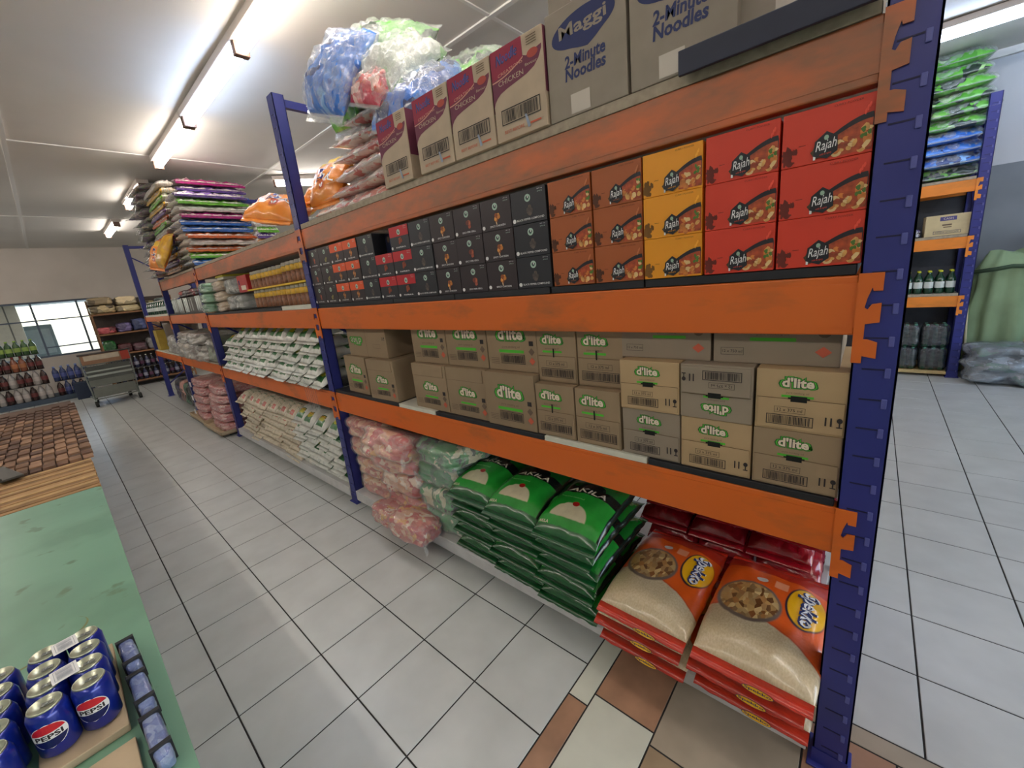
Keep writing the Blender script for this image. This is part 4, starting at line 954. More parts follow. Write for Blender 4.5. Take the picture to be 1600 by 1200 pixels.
dk = [snack('d', m, .62, .62, .12, s) for m, s in ((m_dk[0], 81), (m_dk[1], 82))]
for k in range(12):
    place(dk[k % 2], (-7.48 + (R.random()-.5)*.08, -.16 + R.random()*.06, ZT + .02 + k*.098), (0, 0, (R.random()-.5)*.2), 'dark mixed snack bale at the far end of the top shelf, %s from the bottom' % nth(k), 'dark mixed snack bales at the far end', 'snack bale', scale=(1, 1, .84))
place(ob, (-6.60, -.17, ZT+.02), (1.1, .2, .35), 'orange snack bag standing in front of the striped bales', GOr, 'snack bag', scale=(.6, .8, .8))
ty = zones('yellow_snack_print', (206, 160, 40), [('noise', (5, .5, .3), (180, 130, 40))], rough=.4, coat=.5)
yb = bag('snack_bag', .2, .42, .1, ty, .02, None, seed=91, wr=.015).build('snack_bag')
place(yb, (-6.33, -.17, ZT+.03), (1.15, .15, .1), 'yellow snack bag leaning beside the far orange one', GOr, 'snack bag')
# ------------------------------------------------------------------ bays 2-4
def P_(v): return v
# white bags with a green and yellow label
z_w = zones('white_bag_print', (226, 228, 220), [('noise', (4, .56, .2), (206, 210, 204)), ('rect', (.20, .76, .04, .17), (34, 112, 50)), ('ell', (.48, .17, .22, .05), (190, 190, 44)), ('rect', (.28, .72, .19, .26), (28, 90, 42)), ('rect', (.1, .9, .6, .7), (36, 110, 50))], rough=.4, coat=.4, bmp=.5, bscale=6, var=.12, rnd=.15)
m_wf = mat('white_seam', (220, 222, 214), .4, var=.1, bmp=.4, coat=.3)
def wprints(mb, fn): mb.text('UNICO', .5, .21, .05, P['yel'], fn, bold=.03, w=.44)
wb = [bag('sugar_bag', .215, .40, .085, z_w, .028, m_wf, nu=16, nv=22, seed=s, wr=.010, droop=.05, prints=wprints, ridge=.01).build('sugar_bag') for s in (101, 102)]
z_w2 = zones('beige_bag_print', (222, 212, 190), [('noise', (5, .56, .2), (200, 186, 160)), ('rect', (.55, .85, .04, .13), (190, 84, 70)), ('rect', (.15, .5, .05, .10), (150, 140, 100)), ('rect', (.2, .8, .34, .38), (120, 140, 110)), ('noise', (18, .64, .1), (90, 130, 90))], rough=.45, coat=.3, bmp=.5, bscale=6, var=.14, rnd=.2)
wc = bag('flour_bag', .215, .40, .085, z_w2, .028, None, nu=16, nv=22, seed=105, wr=.010, droop=.05, ridge=.01).build('flour_bag')
GWb = 'white bags with green labels on the shelf above'; GWc = 'white bags with green labels at the bottom'; GWd = 'cream bags stacked at the bottom'
for k in range(5):
    n = 11 if k < 4 else 9
    for j in range(n):
        x = -3.13 - j*.222 - (.06 if k % 2 else 0) - (0 if k < 4 else .12)
        place(wb[(j+k) % 2], (x, -.075 + R.random()*.03 + k*.022, .932 + .018 + k*.078), (.0 if k < 4 else .12, 0, (R.random()-.5)*.14), 'white green-labelled bag above, %s layer, %s from the inner post' % (nth(k), nth(j)), GWb, 'sugar bag')
for k in range(6):
    for j in range(11):
        x = -3.14 - j*.222 - (.05 if k % 2 else 0)
        if j < 4: place(wb[(j+k) % 2], (x, -.02 + R.random()*.03, ZB + .018 + k*.079), (.0 if k < 5 else .10, 0, (R.random()-.5)*.12), 'white green-labelled bag on the bottom shelf, %s layer, %s from the inner post' % (nth(k), nth(j)), GWc, 'sugar bag')
        else: place(wc, (x, -.02 + R.random()*.03, ZB + .018 + k*.079), (.0, 0, (R.random()-.5)*.12), 'cream flour bag on the bottom shelf, %s layer, %s from the pink bundles' % (nth(k), nth(10-j)), GWd, 'flour bag')
# hanging strands of torn wrap
mb = MB()
for q in range(6):
    x = -3.22 - .035*q; mb.tube([(x, -.085, 1.0), (x+.01, -.06, .93), (x-.004*q, -.012, .89), (x+.012, -.013, .80-.02*(q % 3)), (x+.02, -.014, .72+.02*(q % 2))], .0022, f_clear2, 5)
tag(mb.build('torn_film'), 'torn strands of clear film hanging over the orange beam from the white bags', 'plastic film')
# jars with yellow tops, level 2
m_jar = mat('spice_brown', (140, 92, 62), .5, var=.25, scale=50); m_yl = mat('yellow_label', (214, 170, 48), .5, var=.15, scale=30); m_jw = film('jar_clear', .35)
m_cap = mat('grey_cap', (176, 172, 160), .5, var=.1)
def pack_jar():
    t = empty('spice_jar'); mb = MB(); w = .043
    mb.lathe([(w*.9, 0), (w, .006), (w, .085)], m_jar, n=12); mb.lathe([(w, .085), (w*1.01, .086), (w*1.01, .12), (w*.9, .125)], m_yl, n=12); mb.build('jar', t)
    MB().lathe([(w*.85, .1255), (w*.88, .127), (w*.88, .148), (w*.8, .152)], m_cap, n=12).build('lid', t); return t
jr = pack_jar(); GJ = 'spice jars with yellow bands'
for r in range(2):
    for j in range(13):
        place(jr, (-3.06 - j*.0885 - .02, .06 + .002*j % .01, (1.536 if j < 5 else 1.527) + (.012 if r == 0 and j >= 5 else 0) + r*(.169)), (0, 0, R.random()), 'spice jar with a yellow band, %s row, %s from the inner post' % (('lower', 'upper')[r], nth(j)), GJ, 'jar')
t = MB().box(-4.25, -3.01, .01, .11, 1.690, 1.7035, mat('yellow_tray', (226, 190, 40), .5), .002)
for j in range(5): pass
tag(t.build('tray'), 'thin yellow tray between the two rows of spice jars', 'tray')
m_rb = mat('red_carton', (186, 34, 34), .45)
mb = carton(.26, .28, .15, m_rb); mb.rect(-.05, .08, .02, .06, P['pal']); mb.rect(-.10, -.07, .07, .11, P['navy'])
tag(mb.build('carton', loc=(-4.12-.29, .03, 1.69)), 'red carton between the grey packs and the spice jars', 'carton')
b_grey = blotch('grey_packs', [(176, 174, 166), (150, 150, 146), (190, 188, 180), (120, 122, 118), (168, 168, 160)], 7)
gp = bundle('grocery_pack', .20, .3, .15, b_grey, (2, 1, 2), 33, .01, filmm=f_clear2)
for i, (x, z) in enumerate(((-4.68, 1.527), (-4.89, 1.527), (-4.66, 1.69), (-4.87, 1.69))): place(gp, (x, .03, z), (0, 0, (R.random()-.5)*.1), 'grey film-wrapped pack beside the red carton, %s' % ('lower right', 'lower left', 'upper right', 'upper left')[i], 'grey film-wrapped packs', 'pack')
b_bei = blotch('beige_packs', [(176, 146, 118), (196, 166, 132), (160, 130, 104), (206, 182, 150)], 6); b_grn = blotch('green_small_packs', [(70, 132, 84), (98, 156, 104), (56, 108, 72), (150, 190, 150)], 6)
be = bundle('grocery_pack', .26, .3, .10, b_bei, (2, 1, 1), 34, .012, filmm=f_clear2); gr = bundle('grocery_pack', .22, .3, .10, b_grn, (2, 1, 1), 35, .012, filmm=f_clear2)
for k in range(3):
    place(be, (-5.17, .0, 1.527+k*.105), (0, 0, (R.random()-.5)*.2), 'beige film-wrapped pack, %s of its stack' % ('bottom', 'middle', 'top')[k], 'beige packs in a stack', 'pack')
    place(gr, (-5.46 + .02*k, -.07, 1.527+k*.105), (0, 0, (R.random()-.5)*.2), 'shiny green film-wrapped pack, %s of its stack' % ('bottom', 'middle', 'top')[k], 'green packs in a stack', 'pack')
tag(MB().box(-.13, .13, 0, .25, 0, .02, mat('yellow_lid', (206, 200, 60), .5), .003).box(-.11, .11, .01, .24, -.025, 0, mat('white_tub', (206, 204, 190), .5), .003).build('tub', loc=(-5.08, .03, 1.873)), 'shallow tub with a yellow lid on the beige packs', 'tub')
# bay 3 level 2: dark packs with pale stripes
m_db = mat('dark_box', (76, 62, 60), .4, var=.15, rnd=.3, coat=.3); m_ps = mat('pale_stripe', (176, 176, 176), .3, var=.1)
mb = carton(.30, .3, .19, m_db); mb.rect(-.11, -.08, .02, .16, m_ps); mb.rect(-.02, .02, .02, .17, m_ps); db = mb.build('grocery_carton')
for i in range(5): place(db, (-6.16-.33*i, .03, 1.551), (0, 0, (R.random()-.5)*.1), 'dark brown carton with pale stripes, %s from the green packs' % nth(i), 'dark striped cartons on the far bay', 'carton')
rdp = bundle('grocery_pack', .4, .3, .10, blotch('dark_red_packs', [(120, 30, 34), (70, 30, 36), (170, 60, 56), (50, 34, 40)], 6), (2, 1, 1), 36, .012)
for i in range(3): place(rdp, (-6.3-.45*i, .1, 1.75), (0, 0, .1), 'dark red pack lying on the dark cartons, %s from the green packs' % nth(i), 'dark red packs on the dark cartons', 'pack')
# bay 3 level 3: pale plastic sacks
b_pl = blotch('pale_plastic', [(178, 166, 150), (200, 190, 176), (150, 140, 128), (214, 208, 198), (120, 100, 90)], 7, coat=.8, bmp=.8); b_gp = blotch('greenish_pack', [(70, 120, 72), (110, 100, 84), (90, 80, 72), (140, 150, 120)], 5)
ps = [bundle('goods_sack', .62, .55, .22, b_pl, (2, 2, 1), s, .03, filmm=f_clear) for s in (37, 38)]
for i, (x, z, y) in enumerate(((-6.50, .922, -.06), (-7.06, .922, -.06), (-7.56, .922, -.04), (-6.5, 1.14, -.08), (-7.15, 1.14, -.06))):
    place(ps[i % 2], (x, y, z), (0, 0, (R.random()-.5)*.2), 'pale plastic-wrapped sack on the far bay, %s' % ('lower, nearest', 'lower, middle', 'lower, farthest', 'upper, nearest', 'upper, farther')[i], 'pale wrapped sacks on the far bay', 'sack', scale=(.9, 1, 1 if i < 3 else .7))
tag(bundle('goods_sack', .28, .4, .3, b_gp, (1, 1, 1), 39, .02, filmm=f_clear2), 'green and brown wrapped sack beside the third post', 'sack').location = (-6.045, .0, .921)
bpy.data.objects
# bay 3 floor: pink bundles on cardboard trays
b_pk = blotch('pink_packs', [(214, 134, 128), (200, 96, 98), (232, 186, 176), (176, 70, 76), (222, 156, 146), (206, 128, 122)], 20, stretch=(1, 1, 2))
pb = bundle('pink_bundle', .54, .5, .118, b_pk, (4, 1, 3), 44, .009, filmm=f_clear2)
m_lab = mat('white_label', (214, 210, 214), .5, var=.05)
m_ct = mat('tray_cardboard', (190, 170, 140), .8, var=.06)
for i, x in enumerate((-6.35, -7.25)):
    mb = MB(); mb.box(-.42, .42, 0, .6, .0, .012, m_ct, .002); mb.box(-.42, .42, 0, .006, .0, .05, m_ct); mb.box(-.42, .42, .594, .6, 0, .05, m_ct); mb.box(-.42, -.414, 0, .6, 0, .05, m_ct); mb.box(.414, .42, 0, .6, 0, .05, m_ct)
    for q in (-.3, .3): mb.box(q-.06, q+.06, .1, .5, -.03, 0, mat('black_skid', (30, 30, 32), .6))
    tag(mb.build('cardboard_tray', loc=(x, -.16+.02*i, .03)), 'flat cardboard tray on the floor under the pink bundles, %s' % ('nearer one', 'farther one')[i], 'tray', 'cardboard trays under the pink bundles')
    for k in range(5):
        place(pb, (x+.1-.0*i, -.10+.01*k, .0435+k*.117), (0, 0, (R.random()-.5)*.08), 'pink wrapped bundle, %s in the %s' % (('bottom' if k == 0 else nth(k)+' up'), ('pile nearest the cream bags', 'pile farther back')[i]), 'pink wrapped bundles on cardboard', 'wrapped bundle', scale=(1.2, 1, 1))
for k in range(3): tag(MB().box(-.05, .05, 0, .002, 0, .07, m_lab).build('label_card', loc=(-7.36, -.118+.017*k, .10+k*.2)), 'small white label on the far pink pile, %s from the floor' % nth(k), 'label', 'white labels on the pink pile')
for i, (x, c, nme) in enumerate(((-8.17, (46, 40, 44), 'dark'), (-8.51, (36, 70, 50), 'green'), (-8.85, (150, 110, 100), 'pinkish'), (-9.19, (52, 50, 74), 'navy'))):
    o = bundle('goods_bag', .30, .4, .42, blotch(nme+'_goods', [c, tuple(int(v*.7) for v in c), tuple(min(255, int(v*1.4)) for v in c)], 6), (1, 1, 2), 50+i, .02)
    o.location = (x, .02, .0); tag(o, '%s bag of goods standing on the floor under the far end of the rack' % nme, 'bag')
# bay 4: drum, bottles, yellow box
m_drum = mat('brown_drum', (104, 88, 72), .35, var=.08, coat=.4)
t = empty('drum', (-8.95, .28, .922)); MB().lathe([(.22, 0), (.235, .01), (.24, .15), (.235, .3), (.24, .45), (.235, .505)], m_drum, n=28).build('body', t); MB().lathe([(.243, .505), (.243, .52), (.23, .528)], mat('drum_lid', (70, 60, 52), .4), n=28).build('lid', t)
tag(t, 'brown plastic drum standing in the farthest bay of the rack', 'drum')
tag(carton(.3, .3, .36, mat('yellow_carton', (178, 152, 62), .6)).build('carton', loc=(-9.85, .03, .922)), 'yellow carton at the very end of the rack beside the drum', 'carton')
for i, (x, z) in enumerate(((-8.2, .922),)): place(ps[0], (x-.12, .0, z), (0, 0, .1), 'pale plastic-wrapped sack next to the brown drum', 'pale wrapped sacks on the far bay', 'sack', scale=(.7, 1, 1.3))
def bottle(name, h, r, body, cap, label, prof=None):
    t = empty(name)
    pr = prof or [(r*.85, 0), (r, h*.04), (r, h*.58), (r*.9, h*.68), (r*.42, h*.84), (r*.34, h*.93)]
    MB().lathe(pr, body, n=14).build('body', t)
    MB().lathe([(r*.36, h*.93), (r*.40, h*.935), (r*.40, h), (r*.34, h*1.003)], cap, n=12).build('cap', t)
    if label: MB().lathe([(r*1.012, h*.25), (r*1.014, h*.255), (r*1.014, h*.52), (r*1.012, h*.525)], label, n=14).build('label', t)
    return t
m_gg = mat('dark_green_glass', (22, 62, 42), .12, var=0, coat=.6); m_wl = mat('white_oval_label', (214, 222, 220), .5, var=.03); m_yc = mat('yellow_cap', (206, 210, 60), .4, var=0)
mc_ = mat('pale_cap', (214, 210, 206), .4, var=0)
fb = bottle('bottle', .22, .04, m_gg, mc_, m_wl)
for i in range(9):
    for r in range(2): place(fb, (-8.25-.21*i, .07+.12*r, 1.562), (0, 0, 0), 'dark white-labelled bottle on the farthest shelf, %s row, %s from the cartons' % (('front', 'second')[r], nth(i)), 'dark bottles on the farthest shelf', 'bottle')
# ------------------------------------------------------------------ green counter, woven mat, wooden top
def counter():
    z = .66; ye = -1.262
    m_gt = zones('green_counter', (118, 164, 138), [('noise', (3, .56, .25), (104, 146, 124)), ('noise', (7, .56, .12), (104, 146, 122)), ('noise', (22, .66, .06), (96, 128, 100)), ('noise', (1.6, .60, .2), (128, 172, 148))], rough=.4, coat=.15, bmp=.03, var=.08)
    t = empty('counter_table', (0, 0, 0)); mb = MB()
    x0, x1, y0, y1 = -3.30, 1.2, -2.5, ye; r = .045; pts = []
    for cx, cy, a0 in ((x1-r, y1-r, 0), (x0+r, y1-r, 90), (x0+r, y0+r, 180), (x1-r, y0+r, 270)):
        for k in range(7): a = math.radians(a0+k*15); pts.append((cx+r*math.cos(a), cy+r*math.sin(a)))
    n = len(pts); vs = [(x, y, z) for x, y in pts] + [(x, y, z-.03) for x, y in pts]; uv = [(x*.4, y*.4) for x, y in pts]*2
    mb.add(vs, [tuple(range(n)), tuple(range(2*n-1, n-1, -1))] + [(i, i+n, (i+1) % n+n, (i+1) % n) for i in range(n)], m_gt, False, uv)
    mb.build('table_top', t)
    st = mat('rust_stain', (122, 128, 84), .6, var=.2)
    mb = MB()   # curved stain line on the top
    ft = lambda a, b, d: (a, b, z+d)
    q = [(-1.86+.1*math.cos(a)*1.0, -1.56+.17*math.sin(a)) for a in [math.radians(v) for v in range(-60, 120, 8)]]
    for i in range(len(q)-1): mb.add([(q[i][0], q[i][1], z+.0004), (q[i][0]+.008, q[i][1]+.004, z+.0004), (q[i+1][0]+.008, q[i+1][1]+.004, z+.0004), (q[i+1][0], q[i+1][1], z+.0004)], [(3, 2, 1, 0)], st)
    mb.build('stain', t)
    for lx in (x0+.1, -1.0, x1-.1):
        for ly in (y0+.1, y1-.12): MB().box(lx-.03, lx+.03, ly-.03, ly+.03, 0, z-.03, mat('steel_leg', (110, 116, 120), .4, metal=.6)).build('leg', t)
    tag(t, 'long green topped counter at the left edge of the aisle', 'table')
    # wooden top beyond
    m_w = mat('plank_wood', (166, 128, 82), .7, var=.12, scale=3)
    t = empty('wooden_table', (0, 0, 0))
    xs = -3.31; k = 0
    mb = MB()
    while xs > -4.02:
        w = (.045, .06, .05, .035)[k % 4]; mb.box(xs-w+.003, xs-.003, -2.5, ye-.002*(k % 3), z-.025-.003*(k % 2), z+.002*(k % 2), (m_w, mat('plank_wood_dark', (140, 104, 62), .7, var=.15), mat('plank_wood_light', (186, 150, 100), .7, var=.1))[k % 3], .002); xs -= w; k += 1
    mb.build('table_top', t)
    mb = MB(); mb.box(-7.3, -3.32, ye-.06, ye-.03, z-.10, z-.03, m_w); mb.box(-7.3, -3.32, -2.5, -2.45, z-.10, z-.03, m_w); mb.build('apron', t)
    MB().box(-7.35, -4.0, -2.5, ye-.01, z-.03, z-.006, mat('dark_ply', (96, 70, 54), .7)).build('rear_board', t)
    for lx in (-3.5, -5.3, -7.2):
        for ly in (ye-.08, -2.42): MB().box(lx-.035, lx+.035, ly-.035, ly+.035, 0, z-.035, m_w).build('leg', t)
    tag(t, 'wooden slatted table beyond the green counter', 'table')
    # woven mat: strips over and under
    mats_ = [mat('reed_a', (136, 104, 80), .8, var=.15), mat('reed_b', (116, 86, 66), .8, var=.15), mat('reed_c', (160, 124, 96), .8, var=.12), mat('reed_d', (98, 72, 58), .8, var=.15)]
    mb = MB(); rd = random.Random(5); sx, sy = .105, .062; nx, ny = 28, 19
    for i in range(nx):
        for j in range(ny):
            xa = -4.05 - i*sx; ya = ye+.02 - j*sy; up = (i+j) % 2
            m_ = mats_[rd.randrange(4)] if i < 22 else mats_[3]
            h = .012 if up else .003
            mb.box(xa-sx+.004, xa-.004, ya-sy+(.002 if up else .006), ya-(.002 if up else .006), z-.004, z+h+.004*rd.random(), m_)
    tag(mb.build('woven_mat'), 'brown woven reed mat lying on the wooden table', 'mat')
    tag(MB().box(-.2, .2, -.05, .05, 0, .014, mat('dark_tray', (52, 50, 44), .4), .004).box(-.2, .2, -.05, -.04, .014, .026, MATS['dark_tray']).build('shallow_tray', loc=(-4.15, -1.66, .678), rot=(0, 0, .25)), 'small dark tray lying on the edge of the woven mat', 'tray')
    # ------------------------------------------------ cans
    m_cb = mat('can_blue', (22, 44, 150), .28, var=.05, metal=.35, coat=.6); m_al = mat('aluminium', (196, 200, 178), .3, var=0, metal=.75); m_cr = mat('can_red', (196, 34, 48), .35, var=0)
    m_tab = mat('tab_metal', (150, 154, 150), .3, var=0, metal=.8); m_nv = mat('can_navy', (16, 26, 84), .35, var=0)
    def can(logo_ang=-PI/2):
        t = empty('drink_can'); r = .033; mb = MB()
        mb.lathe([(r*.78, 0), (r, .008), (r, .098), (r*.84, .112)], m_cb, n=28)
        fn = lambda a, b, d: ((r+d)*math.cos(logo_ang+a/r), (r+d)*math.sin(logo_ang+a/r), b)
        def disc(cx, cz, rr, m, c0=-1, c1=1):   # wrapped disc, clipped to a band
            cells = 14; s_ = mb; s_.lay += 1; d = .0002+s_.lay*.00014
            for i in range(cells):
                b0 = max(-1, c0) + (min(1, c1)-max(-1, c0))*i/cells; b1 = max(-1, c0) + (min(1, c1)-max(-1, c0))*(i+1)/cells
                w0, w1 = math.sqrt(max(0, 1-b0*b0)), math.sqrt(max(0, 1-b1*b1)); k = 8
                vs = [fn(cx+rr*w0*(-1+2*q/k), cz+rr*b0, d) for q in range(k+1)] + [fn(cx+rr*w1*(-1+2*q/k), cz+rr*b1, d) for q in range(k+1)]
                s_.add(vs, [(q, q+1, q+k+2, q+k+1) for q in range(k)], m)
        disc(0, .058, .0300, P['wht']); disc(0, .058, .0285, m_nv, -1, -.28); disc(0, .058, .0285, m_cr, .28, 1)
        mb.text('PEPSI', 0, .058, .0115, P['blk'], fn, bold=.03, w=.043)
        mb.build('body', t)
        mb = MB(); mb.lathe([(r*.84, .1121), (r*.80, .1155), (r*.76, .1155), (r*.74, .1125)], m_al, n=28); mb.build('lid', t)
        mb = MB(); mb.box(-.005, .014, -.006, .006, .1131, .1142, m_tab, .0004); mb.lathe([(.0035, .1135), (.003, .1155)], m_tab, (.003, 0, 0), 8); mb.build('pull_tab', t)
        return t
    c0 = can(); zc = z+.0215; G1 = 'blue cola cans in the front pack'; G2 = 'blue cola cans in the pack at the left edge'
    tag(MB().box(-1.62, -1.26, -1.485, -1.345, z+.0006, z+.020, m_ct, .002).build('cardboard_tray'), 'flat cardboard tray under the front cola cans', 'tray')
    ang = 1.35
    for i in range(4):
        for j in range(2):
            place(c0, (-1.325 - i*.0675, -1.380 - j*.0675, zc), (0, 0, ang + (R.random()-.5)*.2), 'blue cola can, %s row from the viewer, %s side of the front pack' % (nth(i), ('aisle', 'left')[j]), G1, 'can')
    for i in range(5):
        for j in range(2):
            place(c0, (-1.300 - i*.0675, -1.530 - j*.0675, zc-.0205), (0, 0, ang + (R.random()-.5)*.8), 'blue cola can, %s row from the viewer, %s side of the left pack' % (nth(i), ('right', 'left')[j]), G2, 'can')
    # film wrap and labels on the packs
    m_bc = P['blk']
    for i, (x, y) in enumerate(((-1.395, -1.415), (-1.515, -1.412))):
        mb = MB(); mb.box(-.026, .026, -.022, .022, 0, .0006, P['wht']); ft = lambda a, b, d: (a, b, .0006+d)
        mb.barcode(-.02, .02, -.017, .017, mat('label_grey', (150, 156, 166), .5, var=0), ft, t=.0008)
        tag(mb.build('price_label', loc=(x, y, zc+.118), rot=(0, 0, .1)), 'white barcode label stuck on the lids of the %s cola cans' % ('nearer', 'farther')[i], 'label')
    # lower row of packs toward the aisle, wrapped in clear film with black bands
    bwrap = film('bluish_film', .22, (170, 190, 230)); m_bk = mat('black_band', (20, 22, 28), .5, var=0)
    for i, (x, y, h) in enumerate(((-1.47, -1.318, .062), (-1.31, -1.314, .056), (-1.15, -1.310, .05))):
        t2 = bundle('wrapped_pack', .158, .03, h, blotch('blue_pack', [(74, 96, 166), (120, 138, 184), (60, 80, 156), (150, 162, 196), (84, 104, 170)], 22, bscale=50), (1, 1, 1), 70+i, .0012, filmm=bwrap, puff=.001)
        t2.location = (x, y-.012, z+.0008); t2.rotation_euler = (0, 0, .04)
        tag(t2, 'low pack in bluish clear film along the aisle side, %s from the far end' % nth(i), 'pack')
        for xb in (-.062, .045): MB().box(xb, xb+.012, -.0035, .0335, .001, h+.0035, m_bk, .001).build('band', t2)
        mb = MB(); fb = lambda a, b, d: (a, .0345+d, b); mb.ell(0, h*.55, .016, .016, P['wht'], fb); mb.ell(0, h*.68, .013, .006, m_cr, fb); mb.ell(0, h*.40, .013, .006, m_nv, fb); mb.f = [f[::-1] for f in mb.f]; mb.build('emblem', t2)
    tag(MB().box(-1.22, -1.0, -1.50, -1.34, z+.0006, z+.012, m_ct, .002).build('cardboard_tray'), 'cardboard tray at the bottom edge in front of the cola cans', 'tray')
    for i in range(2): place(c0, (-1.16-.001*i, -1.385-.0675*i, z+.0125), (0, 0, ang), 'blue cola can on the nearest cardboard tray, %s one' % ('aisle side', 'left')[i], 'nearest cola cans', 'can', scale=(1, 1, .62)) if 0 else None
counter()
# ------------------------------------------------------------------ trolley
def trolley():
    m_m = mat('trolley_wire', (150, 156, 150), .35, var=0, metal=.7); m_d = mat('trolley_grey', (112, 116, 108), .5, var=.05); m_bk = mat('rubber', (34, 36, 34), .7, var=0); m_rd = mat('red_corner', (170, 60, 44), .5, var=0); m_pn = mat('ad_panel_brown', (150, 112, 84), .5); m_pn2 = mat('ad_panel_cream', (196, 184, 164), .5)
    t = empty('shopping_trolley', (-10.75, -.66, 0)); t.rotation_euler = (0, 0, PI/2 + .05)
    # local x = across, y = away from the camera
    w = .31
    mb = MB()
    for s in (-1, 1): mb.tube([(s*w, 0, .14), (s*(w+.02), .02, .45), (s*(w+.03), .0, .80), (s*(w+.03), -.05, .98)], .012, m_m, 8)
    mb.tube([(-w, 0, .14), (w, 0, .14)], .012, m_m); mb.tube([(-w, .6, .14), (w, .6, .14)], .012, m_m)
    for s in (-1, 1): mb.tube([(s*w, 0, .14), (s*w, .6, .14)], .012, m_m)
    mb.build('frame', t)
    mb = MB()
    for k in range(7): z = .40+k*.065; mb.tube([(-w-.01, .0, z), (w+.01, 0, z)], .006 if k % 3 else .011, m_m); mb.tube([(-w+.03, .72, z), (w-.03, .72, z)], .006, m_m)
    for k in range(15): x = -w+k*(2*w/14); mb.tube([(x, 0, .40), (x, 0, .80)], .003, m_m, 5); mb.tube([(x, 0, .40), (x*.9, .72, .45)], .003, m_m, 5); mb.tube([(x*.9, .72, .45), (x*.9, .72, .80)], .003, m_m, 5)
    for s in (-1, 1):
        for k in range(5): z = .42+k*.09; mb.tube([(s*w, 0, z), (s*w*.92, .72, z)], .004, m_m, 5)
    mb.build('basket', t)
    MB().box(-w, w, -.015, -.006, .38, .50, m_d, .003).box(-w, w, -.02, -.012, .56, .60, m_m, .003).box(-w, w, -.02, -.012, .645, .675, m_m, .003).box(-w, w, -.012, -.006, .50, .76, mat('trolley_dark', (84, 88, 84), .6)).build('front_panel', t)
    MB().box(-w+.02, w-.02, .0, .62, .17, .185, m_d, .003).box(-w+.01, w-.01, -.02, -.012, .17, .36, m_d, .003).build('lower_tray', t)
    MB().box(-w-.02, w+.02, -.07, -.06, .80, .97, m_pn, .003).box(-w+.02, w-.12, -.072, -.069, .87, .96, m_pn2).box(w-.10, w+.02, -.073, -.069, .80, .97, m_rd).build('handle_board', t)
    MB().tube([(-w-.05, -.07, .985), (w+.05, -.07, .985)], .016, mat('handle_dark', (70, 62, 58), .5)).build('handle', t)
    for x, y in ((-w, .0), (w, .0), (-w+.06, .6), (w-.06, .6)):
        c = MB().box(x-.012, x+.012, y-.02, y+.02, .09, .14, m_m).build('caster_fork', t)
        xf = Matrix.Translation((x, y-.01, .056)) @ Matrix.Rotation(PI/2, 4, 'Y')
        MB().lathe([(.052, -.022), (.0555, -.016), (.0555, .016), (.052, .022)], m_bk, n=20, xf=xf).build('wheel', c)
    tag(t, 'grey shopping trolley with a brown handle board parked at the far end of the aisle', 'trolley')
trolley()
# ------------------------------------------------------------------ soda bottles by the window
def sodas():
    X0 = -12.75
    m_pal = mat('navy_plinth', (70, 84, 100), .7)
    tag(MB().box(X0-.75, X0+.02, -3.2, -.86, 0, .10, m_pal, .004).build('display_plinth'), 'low blue-grey plinth under the soda bottles by the window', 'plinth')
    caps = {'w': mat('cap_white', (206, 200, 196), .4, var=0), 'g': mat('cap_green', (150, 190, 70), .4, var=0), 'r': mat('cap_red', (170, 50, 44), .4, var=0), 'b': mat('cap_blue', (120, 140, 200), .4, var=0)}
    bods = {'cola': mat('cola_brown', (58, 34, 30), .2, var=.1, coat=.5), 'orange': mat('soda_orange', (140, 80, 56), .2, var=.1, coat=.5), 'green': mat('soda_green', (56, 88, 48), .2, var=.1, coat=.5), 'blue': mat('soda_blue', (54, 66, 112), .2, var=.1, coat=.5), 'clear': mat('soda_clear', (170, 164, 160), .2, var=.1, coat=.5)}
    labs = {'cola': mat('label_maroon', (110, 50, 50), .5), 'orange': mat('label_orange', (180, 116, 76), .5), 'green': mat('label_lime', (140, 168, 84), .5), 'blue': mat('label_blue', (78, 88, 150), .5), 'clear': mat('label_grey2', (190, 180, 176), .5)}
    BT = {k: bottle('soda_bottle', .30, .05, bods[k], caps[{'cola': 'w', 'orange': 'r', 'green': 'g', 'blue': 'b', 'clear': 'w'}[k]], labs[k]) for k in bods}
    BT['blue'].name = 'soda_bottle.900'
    def col(y0, n, layers, nm):
        for L, kinds in enumerate(layers):
            for i in range(n):
                for r in range(2):
                    k = kinds[i % len(kinds)]
                    place(BT[k], (X0-.06-r*.11, y0-i*.108, .102+L*.312), (0, 0, R.random()), '%s soda bottle, %s layer of the %s, %s from the right, %s' % ({'cola': 'dark cola'}.get(k, k), nth(L), nm, nth(i), ('front', 'rear')[r]), '%s soda bottles, %s layer, %s' % (k, nth(L), nm), 'bottle')
            if L < len(layers)-1: tag(MB().box(X0-.24, X0-.005, y0-(n-1)*.108-.05, y0+.05, .103+L*.312+.3015, .103+L*.312+.3105, mat('layer_card_dark', (52, 50, 52), .8)).build('layer_card'), 'thin card between the %s and %s soda layers of the %s' % (nth(L), nth(L+1), nm), 'card')
    col(-1.52, 8, [['clear', 'clear', 'cola'], ['cola', 'clear', 'cola'], ['cola', 'cola', 'orange', 'orange'], ['green']], 'tall left display')
    col(-.92, 5, [['blue', 'cola', 'blue'], ['blue']], 'low right display')
sodas()
tag(carton(.3, .3, .34, mat('navy_crate', (34, 46, 70), .6)).build('crate', loc=(-12.3, -1.02, .0), rot=(0, 0, PI/2)), 'dark blue crate on the floor left of the trolley', 'crate')
